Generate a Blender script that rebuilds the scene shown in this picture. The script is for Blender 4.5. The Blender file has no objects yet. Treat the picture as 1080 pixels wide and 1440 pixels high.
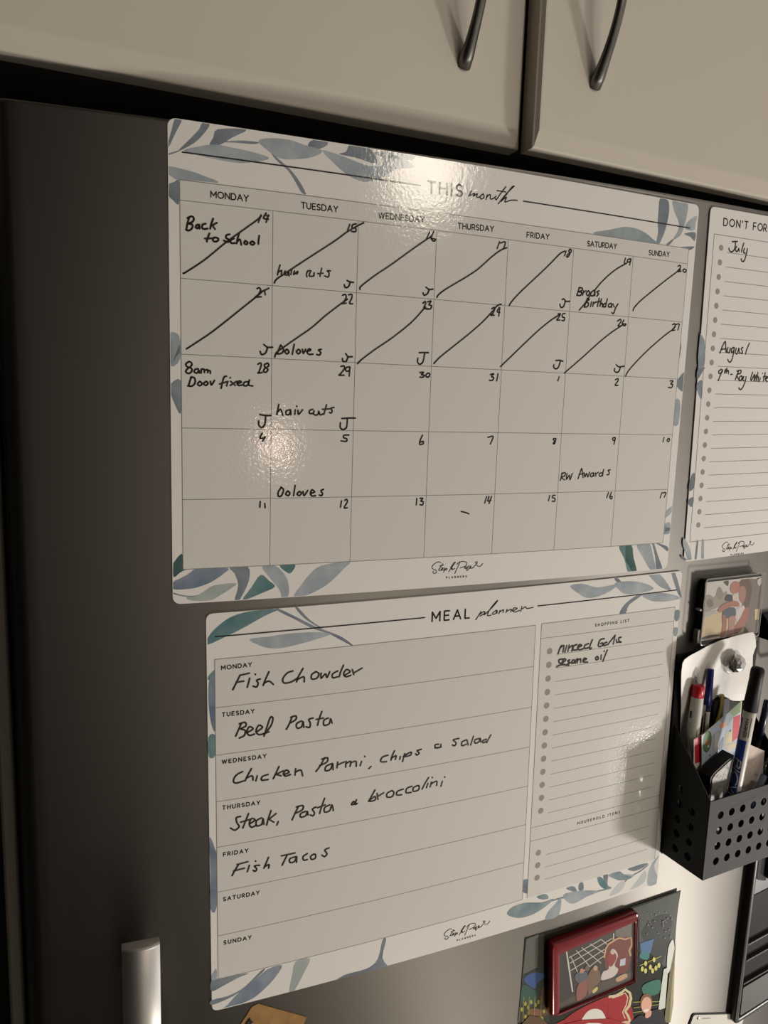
import bpy, bmesh, math, random
from mathutils import Vector, Matrix
from mathutils.geometry import tessellate_polygon
random.seed(7)
SC = bpy.context.scene
COL = SC.collection

# ------------------------------------------------------------------ camera
# millimetres: x right along the door, v down from the door's top edge, z into the door
CAM = (-58.2067, 164.2476, -496.0059)
RM = None
def _rot(r):
    th = math.sqrt(sum(c*c for c in r)); k = [c/th for c in r]
    K = Matrix(((0, -k[2], k[1]), (k[2], 0, -k[0]), (-k[1], k[0], 0)))
    return Matrix.Identity(3) + K*math.sin(th) + (K @ K)*(1-math.cos(th))
RVEC = (0.1534, -0.3907, 0.0016)
FPX = 1058.52
X0, RAD = 210.0, 3812.08           # the door is gently bowed: apex and radius of the bow
ZT = 1770.0                        # height of the door's top edge above the floor
RM = _rot(RVEC)
def B(x, v, z):
    return Vector((x/1000.0, z/1000.0, (ZT-v)/1000.0))
cam = bpy.data.cameras.new('camera')
camo = bpy.data.objects.new('camera', cam); COL.objects.link(camo)
def _d(r):
    return Vector((r[0], r[2], -r[1]))
right, down, fwd = _d(RM[0]), _d(RM[1]), _d(RM[2])
M = Matrix((right, -down, -fwd)).transposed().to_4x4()
M.translation = B(*CAM)
camo.matrix_world = M
cam.sensor_fit = 'AUTO'; cam.sensor_width = 36.0; cam.lens = FPX*36.0/1440.0
cam.clip_start = 0.02; cam.clip_end = 50
SC.camera = camo

# ------------------------------------------------------------------ world, lights, exposure
SC.view_settings.view_transform = 'Standard'
SC.view_settings.look = 'None'
SC.view_settings.gamma = 1.0
SC.view_settings.use_curve_mapping = False
SC.view_settings.exposure = 0.0
W = bpy.data.worlds.new('room_air'); SC.world = W; W.use_nodes = True
# a dim room: dark behind and to the left of the viewer, lit kitchen off to the right
_nt = W.node_tree; _bg = _nt.nodes['Background']
_tc = _nt.nodes.new('ShaderNodeTexCoord'); _sx = _nt.nodes.new('ShaderNodeSeparateXYZ')
_nt.links.new(_tc.outputs['Generated'], _sx.inputs[0])
_mr = _nt.nodes.new('ShaderNodeMapRange'); _mr.inputs[1].default_value = -1; _mr.inputs[2].default_value = 1
_nt.links.new(_sx.outputs[0], _mr.inputs[0])
_cr = _nt.nodes.new('ShaderNodeValToRGB'); _nt.links.new(_mr.outputs[0], _cr.inputs[0])
_el = _cr.color_ramp.elements
for pos, val in ((0.0, 0.008), (0.42, 0.010), (0.48, 0.035), (0.512, 0.48), (0.56, 0.36), (0.70, 0.27), (0.85, 0.50), (1.0, 0.60)):
    if pos in (0.0, 1.0): e = _el[0] if pos == 0 else _el[-1]
    else: e = _el.new(pos)
    e.color = (val, val*(0.86+0.07*pos), val*(0.66+0.2*pos), 1)
_nt.links.new(_cr.outputs[0], _bg.inputs[0]); _bg.inputs[1].default_value = 1.0
def light(name, kind, pos, target, power, color, size=0.1, spot=None):
    l = bpy.data.lights.new(name, kind); l.energy = power; l.color = color
    if kind == 'AREA':
        l.shape = 'DISK'; l.size = size
    else:
        l.shadow_soft_size = size
    if spot:
        l.spot_size = spot; l.spot_blend = 0.6
    o = bpy.data.objects.new(name, l); COL.objects.link(o)
    o.location = B(*pos)
    o.rotation_euler = (B(*target)-B(*pos)).to_track_quat('-Z', 'Y').to_euler()
    return o
WARM = (1.0, 0.87, 0.70)
# bench lamp low on the right, throws the shadows up and to the left
light('bench_lamp', 'AREA', (1375, 1090, -703), (420, 480, 0), 11.8, (1.0, 0.94, 0.88), 0.16)
# ceiling downlight whose mirror image sits in the calendar heading
light('ceiling_downlight', 'AREA', (1330, -840, -2640), (150, 50, 0), 11.5, (1.0, 0.89, 0.74), 0.42)
# lamp across the room, mirrored in the calendar's fourth week
light('far_lamp', 'AREA', (590, 400, -2950), (70, 200, 0), 1.8, (1.0, 0.74, 0.60), 0.085)

# added lamp, no such source known: makes the steel streak under the meal planner
light('streak_helper_lamp', 'AREA', (692, 1682, -938), (203, 600, 0), 3.6, (1.0, 0.92, 0.78), 0.035)

# ------------------------------------------------------------------ helpers
def ray(px, py):
    c = Vector(((px-540)/FPX, (py-720)/FPX, 1.0))
    return RM.transposed() @ c
def S(px, py, h=0.0):
    """photo point -> place on the bowed door (u along, v down), h mm in front of it"""
    d = ray(px, py); rr = RAD+h
    ox, oz = CAM[0]-X0, CAM[2]-RAD
    a = d[0]**2+d[2]**2; b = 2*(ox*d[0]+oz*d[2]); c = ox*ox+oz*oz-rr*rr
    s = (-b-math.sqrt(b*b-4*a*c))/(2*a)
    qx, qz = CAM[0]+s*d[0], CAM[2]+s*d[2]
    return (X0+RAD*math.atan2(qx-X0, RAD-qz), CAM[1]+s*d[1])
def P(u, v, h=0.0):
    """door coordinates -> world"""
    a = (u-X0)/RAD; rr = RAD+h
    return B(X0+rr*math.sin(a), v, RAD-rr*math.cos(a))
def WP(px, py, h):
    u, v = S(px, py, h)
    return P(u, v, h)
def frame(u, v, h=0.0, roll=0.0):
    """matrix of a local frame on the door: x right, -y out of the door, z up"""
    a = (u-X0)/RAD
    m = Matrix.Rotation(a, 4, 'Z') @ Matrix.Rotation(roll, 4, 'Y')
    m.translation = P(u, v, h)
    return m
def srgb(r, g, b):
    f = lambda c: ((c/255+0.055)/1.055)**2.4 if c > 10 else c/255/12.92
    return (f(r), f(g), f(b), 1)

def mat(name, col, rough=0.5, metal=0.0, spec=0.5, coat=0.0, noise=None, bump=None, trans=0.0, ior=1.45, aniso=None, alpha=None):
    m = bpy.data.materials.new(name); m.use_nodes = True
    nt = m.node_tree; b = nt.nodes['Principled BSDF']
    b.inputs['Base Color'].default_value = col if len(col) == 4 else (*col, 1)
    b.inputs['Roughness'].default_value = rough
    b.inputs['Metallic'].default_value = metal
    b.inputs['Specular IOR Level'].default_value = spec
    b.inputs['Coat Weight'].default_value = coat
    b.inputs['Transmission Weight'].default_value = trans
    b.inputs['IOR'].default_value = ior
    tc = nt.nodes.new('ShaderNodeTexCoord')
    if noise:
        col2, sc, det, stretch = noise
        mp = nt.nodes.new('ShaderNodeMapping'); mp.inputs['Scale'].default_value = stretch
        nz = nt.nodes.new('ShaderNodeTexNoise'); nz.inputs['Scale'].default_value = sc; nz.inputs['Detail'].default_value = det
        rp = nt.nodes.new('ShaderNodeValToRGB')
        rp.color_ramp.elements[0].position = 0.35; rp.color_ramp.elements[1].position = 0.68
        rp.color_ramp.elements[0].color = b.inputs['Base Color'].default_value
        rp.color_ramp.elements[1].color = col2 if len(col2) == 4 else (*col2, 1)
        nt.links.new(tc.outputs['Object'], mp.inputs['Vector']); nt.links.new(mp.outputs[0], nz.inputs['Vector'])
        nt.links.new(nz.outputs[0], rp.inputs[0]); nt.links.new(rp.outputs[0], b.inputs['Base Color'])
    if bump:
        sc, st, dist, stretch = bump
        mp2 = nt.nodes.new('ShaderNodeMapping'); mp2.inputs['Scale'].default_value = stretch
        n2 = nt.nodes.new('ShaderNodeTexNoise'); n2.inputs['Scale'].default_value = sc; n2.inputs['Detail'].default_value = 2
        bp = nt.nodes.new('ShaderNodeBump'); bp.inputs['Strength'].default_value = st; bp.inputs['Distance'].default_value = dist
        nt.links.new(tc.outputs['Object'], mp2.inputs['Vector']); nt.links.new(mp2.outputs[0], n2.inputs['Vector'])
        nt.links.new(n2.outputs[0], bp.inputs['Height']); nt.links.new(bp.outputs[0], b.inputs['Normal'])
        if coat: nt.links.new(bp.outputs[0], b.inputs['Coat Normal'])
    if aniso is not None:
        b.inputs['Anisotropic'].default_value = aniso[0]
        b.inputs['Anisotropic Rotation'].default_value = aniso[1]
        tg = nt.nodes.new('ShaderNodeTangent'); tg.direction_type = 'RADIAL'; tg.axis = 'Z'
        nt.links.new(tg.outputs[0], b.inputs['Tangent'])
    return m
ORANGE = (420, 0.085, 0.0008, (1, 1, 1))     # fine orange peel of the glossy laminate
def gloss(name, col, col2=None, ncol=60):
    return mat(name, col, 0.10, spec=0.38, noise=((col2, ncol, 3, (1, 1, 1)) if col2 else None), bump=ORANGE)
M_board = gloss('gloss_laminate', (0.80, 0.775, 0.735))
M_table = gloss('table_laminate', (0.70, 0.68, 0.635))
M_line = gloss('grey_rule', (0.25, 0.235, 0.215))
M_print = gloss('black_print', (0.022, 0.02, 0.02))
M_dot = gloss('grey_bullet', (0.33, 0.315, 0.29))
M_ink = mat('marker_ink', (0.018, 0.014, 0.011), 0.45)
M_inkgrey = mat('marker_ink_dry', (0.03, 0.025, 0.02), 0.6)
LEAF = [gloss('leaf_slate', (0.17, 0.20, 0.235), (0.26, 0.30, 0.335), 55),
        gloss('leaf_mist', (0.31, 0.36, 0.40), (0.45, 0.49, 0.52), 55),
        gloss('leaf_teal', (0.085, 0.19, 0.205), (0.19, 0.29, 0.295), 45),
        gloss('leaf_blue', (0.13, 0.18, 0.26), (0.33, 0.37, 0.42), 35),
        gloss('leaf_sage', (0.34, 0.40, 0.37), (0.46, 0.50, 0.48), 45),
        gloss('leaf_deep', (0.05, 0.105, 0.10), (0.11, 0.19, 0.18), 60),
        gloss('leaf_pale', (0.52, 0.55, 0.55), (0.62, 0.63, 0.62), 40),
        gloss('leaf_grey_teal', (0.19, 0.26, 0.29), (0.34, 0.40, 0.42), 45)]
M_steel = mat('brushed_steel', (0.28, 0.265, 0.242), 0.60, 1.0, aniso=(0.92, 0.25), bump=(60, 0.03, 0.0005, (1, 1, 40)))
M_handle = mat('satin_metal', (0.62, 0.61, 0.59), 0.38, 1.0)
M_dark = mat('dark_plastic', (0.012, 0.011, 0.011), 0.6)
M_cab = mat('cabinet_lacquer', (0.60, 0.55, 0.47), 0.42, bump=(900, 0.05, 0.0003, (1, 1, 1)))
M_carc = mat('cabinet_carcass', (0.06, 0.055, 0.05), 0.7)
M_pull = mat('pewter_pull', (0.12, 0.115, 0.108), 0.40, 1.0, noise=((0.19, 0.182, 0.17), 90, 3, (1, 1, 0.2)))
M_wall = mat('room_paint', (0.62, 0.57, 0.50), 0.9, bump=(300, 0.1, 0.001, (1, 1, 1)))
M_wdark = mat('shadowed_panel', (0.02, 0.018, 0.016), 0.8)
M_floor = mat('floor_tile', (0.50, 0.45, 0.38), 0.5, noise=((0.56, 0.51, 0.43), 3, 4, (1, 1, 1)))
M_basket = mat('black_powdercoat', (0.020, 0.020, 0.019), 0.6, spec=0.22, bump=(1500, 0.1, 0.0003, (1, 1, 1)))
def pm(name, rgb, rough=0.4, **k):
    return mat(name, srgb(*rgb), rough, **k)

def link(name, me, m, parent=None, smooth=False, label=None):
    me.materials.append(m)
    o = bpy.data.objects.new(name, me); COL.objects.link(o)
    if parent: o.parent = parent
    if smooth:
        for p in me.polygons: p.use_smooth = True
    if label: o['label'] = label
    return o
def thing(name, label, cat, matrix=None, group=None):
    o = bpy.data.objects.new(name, None); COL.objects.link(o)
    o.empty_display_size = 0.02
    if matrix is not None: o.matrix_world = matrix
    o['label'] = label; o['category'] = cat
    if group: o['group'] = group
    return o
def tag(o, label, cat, group=None):
    o['label'] = label; o['category'] = cat
    if group: o['group'] = group
    return o

# ---- flat work on the bowed door
def area(p):
    return sum(p[i][0]*p[(i+1) % len(p)][1]-p[(i+1) % len(p)][0]*p[i][1] for i in range(len(p)))/2
def clip(poly, u0, u1, v0, v1):
    for ax, lim, sg in ((0, u0, 1), (0, u1, -1), (1, v0, 1), (1, v1, -1)):
        out = []
        for i in range(len(poly)):
            a, b = poly[i], poly[(i+1) % len(poly)]
            ia, ib = sg*(a[ax]-lim) >= 0, sg*(b[ax]-lim) >= 0
            if ia: out.append(a)
            if ia != ib:
                t = (lim-a[ax])/(b[ax]-a[ax])
                out.append((a[0]+t*(b[0]-a[0]), a[1]+t*(b[1]-a[1])))
        poly = out
        if len(poly) < 3: return []
    return poly
def smooth_pts(pts, n=4, closed=False):
    if len(pts) < 3: return list(pts)
    out = []; N = len(pts); rng = N if closed else N-1
    for i in range(rng):
        if closed:
            a, b, c, d = pts[(i-1) % N], pts[i], pts[(i+1) % N], pts[(i+2) % N]
        else:
            a, b, c, d = pts[max(i-1, 0)], pts[i], pts[i+1], pts[min(i+2, N-1)]
        for k in range(n):
            t = k/n
            out.append(tuple(0.5*((2*b[j])+(-a[j]+c[j])*t+(2*a[j]-5*b[j]+4*c[j]-d[j])*t*t+(-a[j]+3*b[j]-3*c[j]+d[j])*t**3) for j in range(2)))
    if not closed: out.append(tuple(pts[-1]))
    return out
def flat_bm(polys, step=7.0, vstep=None):
    bm = bmesh.new()
    for p in polys:
        if len(p) < 3: continue
        if area([(a, -b) for a, b in p]) < 0: p = p[::-1]
        vs = [bm.verts.new((a, -b, 0)) for a, b in p]
        if len(p) <= 4:
            try: bm.faces.new(vs)
            except ValueError: pass
        else:
            for t in tessellate_polygon([[Vector((a, -b, 0)) for a, b in p]]):
                q = [vs[i] for i in t]
                if (q[1].co-q[0].co).cross(q[2].co-q[0].co).z < 0: q = q[::-1]
                try: bm.faces.new(q)
                except ValueError: pass
    if step and bm.verts:
        us = [v.co.x for v in bm.verts]; a, b = min(us), max(us)
        k = math.ceil(a/step)*step
        while k < b:
            bmesh.ops.bisect_plane(bm, geom=bm.verts[:]+bm.edges[:]+bm.faces[:], plane_co=(k, 0, 0), plane_no=(1, 0, 0), dist=1e-4)
            k += step
    if vstep and bm.verts:
        us = [v.co.y for v in bm.verts]; a, b = min(us), max(us)
        k = math.ceil(a/vstep)*vstep
        while k < b:
            bmesh.ops.bisect_plane(bm, geom=bm.verts[:]+bm.edges[:]+bm.faces[:], plane_co=(0, k, 0), plane_no=(0, 1, 0), dist=1e-4)
            k += vstep
    return bm
def flat(name, polys, h, m, parent=None, step=7.0, label=None, inv=None):
    """printed or drawn layer lying on a surface, h mm in front of the door"""
    bm = flat_bm(polys, step)
    for v in bm.verts:
        w = P(v.co.x, -v.co.y, h)
        v.co = inv @ w if inv else w
    me = bpy.data.meshes.new(name); bm.to_mesh(me); bm.free()
    return link(name, me, m, parent, label=label)
def multi(name, groups, step=6.0, label=None, vstep=None):
    """one printed layer in several colours: groups of (polygons, material, height)"""
    big = bmesh.new(); mats = []
    for polys, m, h in groups:
        if m not in mats: mats.append(m)
        bm = flat_bm(polys, step, vstep)
        for v in bm.verts: v.co = P(v.co.x, -v.co.y, h)
        nv = {v: big.verts.new(v.co) for v in bm.verts}
        for f in bm.faces:
            try: nf = big.faces.new([nv[v] for v in f.verts]); nf.material_index = mats.index(m)
            except ValueError: pass
        bm.free()
    me = bpy.data.meshes.new(name); big.to_mesh(me); big.free()
    for m in mats: me.materials.append(m)
    o = bpy.data.objects.new(name, me); COL.objects.link(o)
    if label: o['label'] = label
    return o
def slab(name, poly, h0, h1, m, parent=None, step=7.0, label=None, curl=None):
    """sheet of real thickness bent onto the door; curl(u,v) lifts it further off"""
    bm = flat_bm([poly], step, 6.0 if curl else None)
    fs = bm.faces[:]; vs = bm.verts[:]
    edges = [e for e in bm.edges if len(e.link_faces) == 1]
    bot = {v: bm.verts.new(v.co) for v in vs}
    for f in fs: bm.faces.new([bot[v] for v in reversed(f.verts)])
    for e in edges:
        f = e.link_faces[0]; a, b = e.verts
        for lp in f.loops:
            if lp.edge == e: a, b = lp.vert, lp.link_loop_next.vert
        bm.faces.new([b, a, bot[a], bot[b]])
    bset = set(bot.values())
    for v in bm.verts:
        u, w = v.co.x, -v.co.y
        c = curl(u, w) if curl else 0.0
        v.co = P(u, w, (h0 if v in bset else h1)+c)
    me = bpy.data.meshes.new(name); bm.to_mesh(me); bm.free()
    return link(name, me, m, parent, label=label)
def rrect(u0, v0, u1, v1, r, n=5):
    pts = []
    for cx, cy, a0 in ((u1-r, v0+r, -90), (u1-r, v1-r, 0), (u0+r, v1-r, 90), (u0+r, v0+r, 180)):
        for k in range(n+1):
            a = math.radians(a0+90*k/n); pts.append((cx+r*math.cos(a), cy+r*math.sin(a)))
    return pts
def rquad(c, r, n=4):
    """rounded quad through four corners"""
    out = []
    for i in range(4):
        a, b, d = Vector(c[i-1]), Vector(c[i]), Vector(c[(i+1) % 4])
        p0 = b+(a-b).normalized()*r; p1 = b+(d-b).normalized()*r
        for k in range(n+1):
            t = k/n
            q = p0*(1-t)**2+b*2*t*(1-t)+p1*t*t
            out.append((q.x, q.y))
    return out
def disc(c, r, n=10):
    return [(c[0]+r*math.cos(2*math.pi*k/n), c[1]+r*math.sin(2*math.pi*k/n)) for k in range(n)]
def stroke(pts, w, taper=False):
    """pen line of width w along door points"""
    out = []; N = len(pts)
    if N == 1: return [disc(pts[0], w*0.6, 8)]
    for i in range(N-1):
        a, b = Vector(pts[i]), Vector(pts[i+1]); d = b-a
        if d.length < 1e-6: continue
        n = Vector((-d.y, d.x)).normalized()*w/2
        out.append([tuple(a+n), tuple(b+n), tuple(b-n), tuple(a-n)])
    for p in pts: out.append(disc(p, w/2, 8))
    return out
def px_strokes(text, x0, y0, s, n=4, h=1.2, off=(0, 0)):
    """pen strokes noted as 'x,y x,y | x,y x,y' in a view starting at x0,y0 enlarged s times"""
    res = []
    for st in text.split('|'):
        pts = [tuple(float(c) for c in t.split(',')) for t in st.split()]
        if not pts: continue
        uv = [S(x0+a/s, y0+b/s, h) for a, b in pts]
        uv = [(a+off[0], b+off[1]) for a, b in uv]
        res.append(smooth_pts(uv, n))
    return res
def write(name, text, x0, y0, s, w, parent, m=None, h=1.20, label=None, n=4):
    polys = []
    for st in px_strokes(text, x0, y0, s, n): polys += stroke(st, w)
    return flat(name, polys, h, m or M_ink, parent, step=None, label=label)

# ---- geometric capitals for the printed lettering (0..1 box, y up)
def arc(cx, cy, rx, ry, a0, a1, n=10):
    return [(cx+rx*math.cos(math.radians(a0+(a1-a0)*k/n)), cy+ry*math.sin(math.radians(a0+(a1-a0)*k/n))) for k in range(n+1)]
GL = {
 'A': (0.86, [[(0, 0), (0.43, 1), (0.86, 0)], [(0.17, 0.33), (0.69, 0.33)]]),
 'C': (0.80, [arc(0.5, 0.5, 0.5, 0.5, 45, 315, 16)]),
 'D': (0.80, [[(0, 0), (0, 1), (0.35, 1)]+arc(0.35, 0.5, 0.45, 0.5, 90, -90, 12)+[(0, 0)]]),
 'E': (0.58, [[(0.58, 1), (0, 1), (0, 0), (0.58, 0)], [(0, 0.52), (0.5, 0.52)]]),
 'F': (0.56, [[(0.56, 1), (0, 1), (0, 0)], [(0, 0.5), (0.5, 0.5)]]),
 'G': (0.90, [arc(0.5, 0.5, 0.5, 0.5, 45, 320, 16)+[(0.92, 0.45), (0.55, 0.45)]]),
 'H': (0.74, [[(0, 0), (0, 1)], [(0.74, 0), (0.74, 1)], [(0, 0.52), (0.74, 0.52)]]),
 'I': (0.02, [[(0, 0), (0, 1)]]),
 'L': (0.52, [[(0, 1), (0, 0), (0.52, 0)]]),
 'M': (0.90, [[(0, 0), (0, 1), (0.45, 0.3), (0.9, 1), (0.9, 0)]]),
 'N': (0.76, [[(0, 0), (0, 1), (0.76, 0), (0.76, 1)]]),
 'O': (1.0, [arc(0.5, 0.5, 0.5, 0.5, 0, 360, 20)]),
 'P': (0.60, [[(0, 0), (0, 1), (0.32, 1)]+arc(0.32, 0.71, 0.28, 0.29, 90, -90, 8)+[(0, 0.42)]]),
 'R': (0.64, [[(0, 0), (0, 1), (0.32, 1)]+arc(0.32, 0.71, 0.28, 0.29, 90, -90, 8)+[(0, 0.42)], [(0.34, 0.42), (0.62, 0)]]),
 'S': (0.58, [arc(0.29, 0.74, 0.27, 0.26, 30, 250, 10)+arc(0.29, 0.25, 0.29, 0.25, 80, -150, 10)]),
 'T': (0.70, [[(0, 1), (0.7, 1)], [(0.35, 1), (0.35, 0)]]),
 'U': (0.72, [[(0, 1), (0, 0.36)]+arc(0.36, 0.36, 0.36, 0.36, 180, 360, 10)+[(0.72, 1)]]),
 'V': (0.80, [[(0, 1), (0.4, 0), (0.8, 1)]]),
 'W': (1.15, [[(0, 1), (0.29, 0), (0.575, 0.95), (0.86, 0), (1.15, 1)]]),
 'Y': (0.76, [[(0, 1), (0.38, 0.48), (0.76, 1)], [(0.38, 0.48), (0.38, 0)]]),
 'B': (0.6, [[(0, 0), (0, 1), (0.3, 1)]+arc(0.3, 0.76, 0.24, 0.24, 90, -90, 6)+[(0, 0.52)], [(0.3, 0.52)]+arc(0.3, 0.26, 0.3, 0.26, 90, -90, 6)+[(0, 0)]]),
 'K': (0.64, [[(0, 0), (0, 1)], [(0.6, 1), (0, 0.42)], [(0.22, 0.6), (0.64, 0)]]),
 "'": (0.05, [[(0, 1), (0, 0.78)]]),
 ' ': (0.30, []),
}
def caps(text, a, b, cap, w, track=0.25):
    """capitals between two door points a,b (baseline ends); letter spacing fills the line"""
    a, b = Vector(a), Vector(b); L = (b-a).length; d = (b-a).normalized(); up = Vector((d.y, -d.x))
    tot = sum(GL[c][0] for c in text)*cap
    gap = (L-tot)/max(1, len(text)-1)
    wx = 1.0
    if gap < 0.12*cap:
        wx = (L-0.12*cap*(len(text)-1))/tot; gap = 0.12*cap
    out = []; x = 0
    for c in text:
        g = GL[c]
        for st in g[1]:
            out += stroke([tuple(a+d*(x+p[0]*cap*wx)+up*(p[1]*cap)) for p in st], w)
        x += g[0]*cap*wx+gap
    return out
def caps_px(text, pa, pb, cap, w):
    return caps(text, S(*pa, 1.2), S(*pb, 1.2), cap, w)

# ---- solid helpers (world space metres)
def mesh_obj(name, bm, m, parent=None, smooth=False, label=None, local=None):
    if local is not None: bm.transform(local)
    me = bpy.data.meshes.new(name); bm.to_mesh(me); bm.free()
    return link(name, me, m, parent, smooth, label)
def parent_keep(o, p):
    o.parent = p; o.matrix_parent_inverse = p.matrix_world.inverted()
def box_bm(x0, x1, y0, y1, z0, z1, bev=0.0, seg=2, bm=None):
    own = bm is None
    if own: bm = bmesh.new()
    g = bmesh.ops.create_cube(bm, size=1.0)
    for v in g['verts']:
        v.co = Vector(((x0+x1)/2+v.co.x*(x1-x0), (y0+y1)/2+v.co.y*(y1-y0), (z0+z1)/2+v.co.z*(z1-z0)))
    if bev:
        es = list({e for v in g['verts'] for e in v.link_edges})
        bmesh.ops.bevel(bm, geom=es, offset=bev, segments=seg, affect='EDGES', profile=0.5)
    return bm
def lathe_bm(A, Bp, prof, n=20, bm=None):
    """solid of revolution about A->B; prof: (t along 0..1, radius in metres)"""
    if bm is None: bm = bmesh.new()
    ax = (Bp-A); L = ax.length; q = ax.to_track_quat('Z', 'X')
    rings = []
    for t, r in prof:
        rings.append([bm.verts.new(A+q @ Vector((r*math.cos(2*math.pi*k/n), r*math.sin(2*math.pi*k/n), t*L))) for k in range(n)])
    for i in range(len(rings)-1):
        for k in range(n):
            bm.faces.new([rings[i][k], rings[i][(k+1) % n], rings[i+1][(k+1) % n], rings[i+1][k]])
    bm.faces.new(rings[0][::-1]); bm.faces.new(rings[-1])
    return bm
def tube_bm(pts, radii, n=12, bm=None):
    if bm is None: bm = bmesh.new()
    rings = []; ref = Vector((1, 0.2, 0.1))
    for i, p in enumerate(pts):
        t = (pts[min(i+1, len(pts)-1)]-pts[max(i-1, 0)]).normalized()
        x = (ref-t*ref.dot(t)).normalized(); y = t.cross(x); ref = x
        r = radii[i]; rx, ry = r if isinstance(r, tuple) else (r, r)
        rings.append([bm.verts.new(p+x*rx*math.cos(2*math.pi*k/n)+y*ry*math.sin(2*math.pi*k/n)) for k in range(n)])
    for i in range(len(rings)-1):
        for k in range(n):
            bm.faces.new([rings[i][k], rings[i][(k+1) % n], rings[i+1][(k+1) % n], rings[i+1][k]])
    bm.faces.new(rings[0][::-1]); bm.faces.new(rings[-1])
    return bm

# ================================================================== SETTING
def struct(name, bm, m):
    o = mesh_obj(name, bm, m); o['kind'] = 'structure'; return o
struct('floor', box_bm(-0.4, 1.1, -0.15, 0.95, -0.05, 0.0), M_floor)
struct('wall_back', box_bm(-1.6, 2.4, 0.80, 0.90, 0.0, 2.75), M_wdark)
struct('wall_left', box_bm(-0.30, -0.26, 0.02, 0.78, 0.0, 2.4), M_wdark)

# ================================================================== REFRIGERATOR
fr = thing('refrigerator', 'stainless steel refrigerator with a bowed brushed door covered in planners and magnets', 'refrigerator', Matrix.Translation(B(255, ZT, 340)))
UL, UR = -88.0, 720.0            # door edges
prof = []                        # horizontal section of the door: (u, h)
prof += [(UL-11, -62)]
prof += [(UL-11, -18)]
for k in range(9):
    a = math.radians(180-90*k/8)
    prof.append((UL+1+12*math.cos(a), -12+12*math.sin(a)))
u = UL+8
while u < UR-8:
    prof.append((u, 0.0)); u += 8.0
for k in range(9):
    a = math.radians(90-90*k/8); prof.append((UR-1+12*math.cos(a), -12+12*math.sin(a)))
prof += [(UR+11, -62)]
bm = bmesh.new()
vt, vb = -3.2, 1150.0
def dring(v, dh):
    return [bm.verts.new(P(a, v+(0 if v > 100 else 3.4-0.0135*a), b+dh if b > -40 else b)) for a, b in prof]
r0 = dring(-3.2, -2.0); r1 = dring(-2.0, -0.5); r2 = dring(-0.8, 0); r3 = dring(vb, 0)
for ra, rb in ((r0, r1), (r1, r2), (r2, r3)):
    for i in range(len(prof)-1):
        bm.faces.new([ra[i], rb[i], rb[i+1], ra[i+1]])
for r, rev in ((r0, False), (r3, True)):
    for i in range(1, len(prof)//2):
        j = len(prof)-1-i
        q = [r[i-1], r[i], r[j], r[j+1]]
        try: bm.faces.new(q if not rev else q[::-1])
        except ValueError: pass
bm.faces.new([r0[0], r0[-1], r3[-1], r3[0]])
bmesh.ops.recalc_face_normals(bm, faces=bm.faces[:])
o = mesh_obj('door_panel', bm, M_steel, None, True)
parent_keep(o, fr)
# pale strip of the cabinet body's front edge beside the door
M_edge = mat('edge_steel', (0.20, 0.18, 0.15), 0.5, 0.5)
bm = bmesh.new()
bm = box_bm(-0.1115, -0.1015, 0.045, 0.075, 0.40, (ZT-4)/1000, 0.002)
o = mesh_obj('edge_trim', bm, M_edge, None, label='pale steel trim strip along the door edge'); parent_keep(o, fr)
bm = box_bm(-0.095, 0.71, 0.112, 0.70, 0.05, 1.75)
o = mesh_obj('body', bm, M_dark); parent_keep(o, fr)
bm = box_bm(-0.09, 0.70, 0.06, 0.115, 0.05, 0.60, 0.004)
o = mesh_obj('freezer_drawer', bm, M_steel); parent_keep(o, fr)
# door handle: flat vertical bar standing off on two posts
hb = bmesh.new()
uL, uR = -36.2, -12.6
secs = []
NH = 10
def hsec(v, dip):
    ring = []
    for k in range(NH+1):
        t = k/NH; uu = uL+(uR-uL)*t
        ring.append((uu, v, 40-3.0*(2*t-1)**2-dip))
    for k in range(NH, -1, -1):
        t = k/NH; uu = uL+(uR-uL)*t
        ring.append((uu, v, 31-dip*0.3))
    return [hb.verts.new(P(*c)) for c in ring]
tv = S(196, 1334, 38)[1]
rs = [hsec(tv, 3.0), hsec(tv+0.6, 1.2), hsec(tv+1.8, 0.2), hsec(tv+60, 0), hsec(tv+420, 0)]
for i in range(len(rs)-1):
    n = len(rs[i])
    for k in range(n): hb.faces.new([rs[i][k], rs[i+1][k], rs[i+1][(k+1) % n], rs[i][(k+1) % n]])
hb.faces.new(rs[0]); hb.faces.new(rs[-1][::-1])
bmesh.ops.recalc_face_normals(hb, faces=hb.faces[:])
o = mesh_obj('door_handle', hb, M_handle, None, True, label='satin grey vertical bar handle'); parent_keep(o, fr); hd = o
md = o.modifiers.new('edge', 'EDGE_SPLIT'); md.split_angle = math.radians(40)
for dv in (45, 380):
    bm = bmesh.new()
    bm = lathe_bm(P(-24.4, tv+dv, -0.5), P(-24.4, tv+dv, 33), [(0, 0.007), (1, 0.007)], 16)
    q = mesh_obj('post', bm, M_handle, None, True); bpy.context.view_layer.update(); parent_keep(q, hd)

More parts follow.
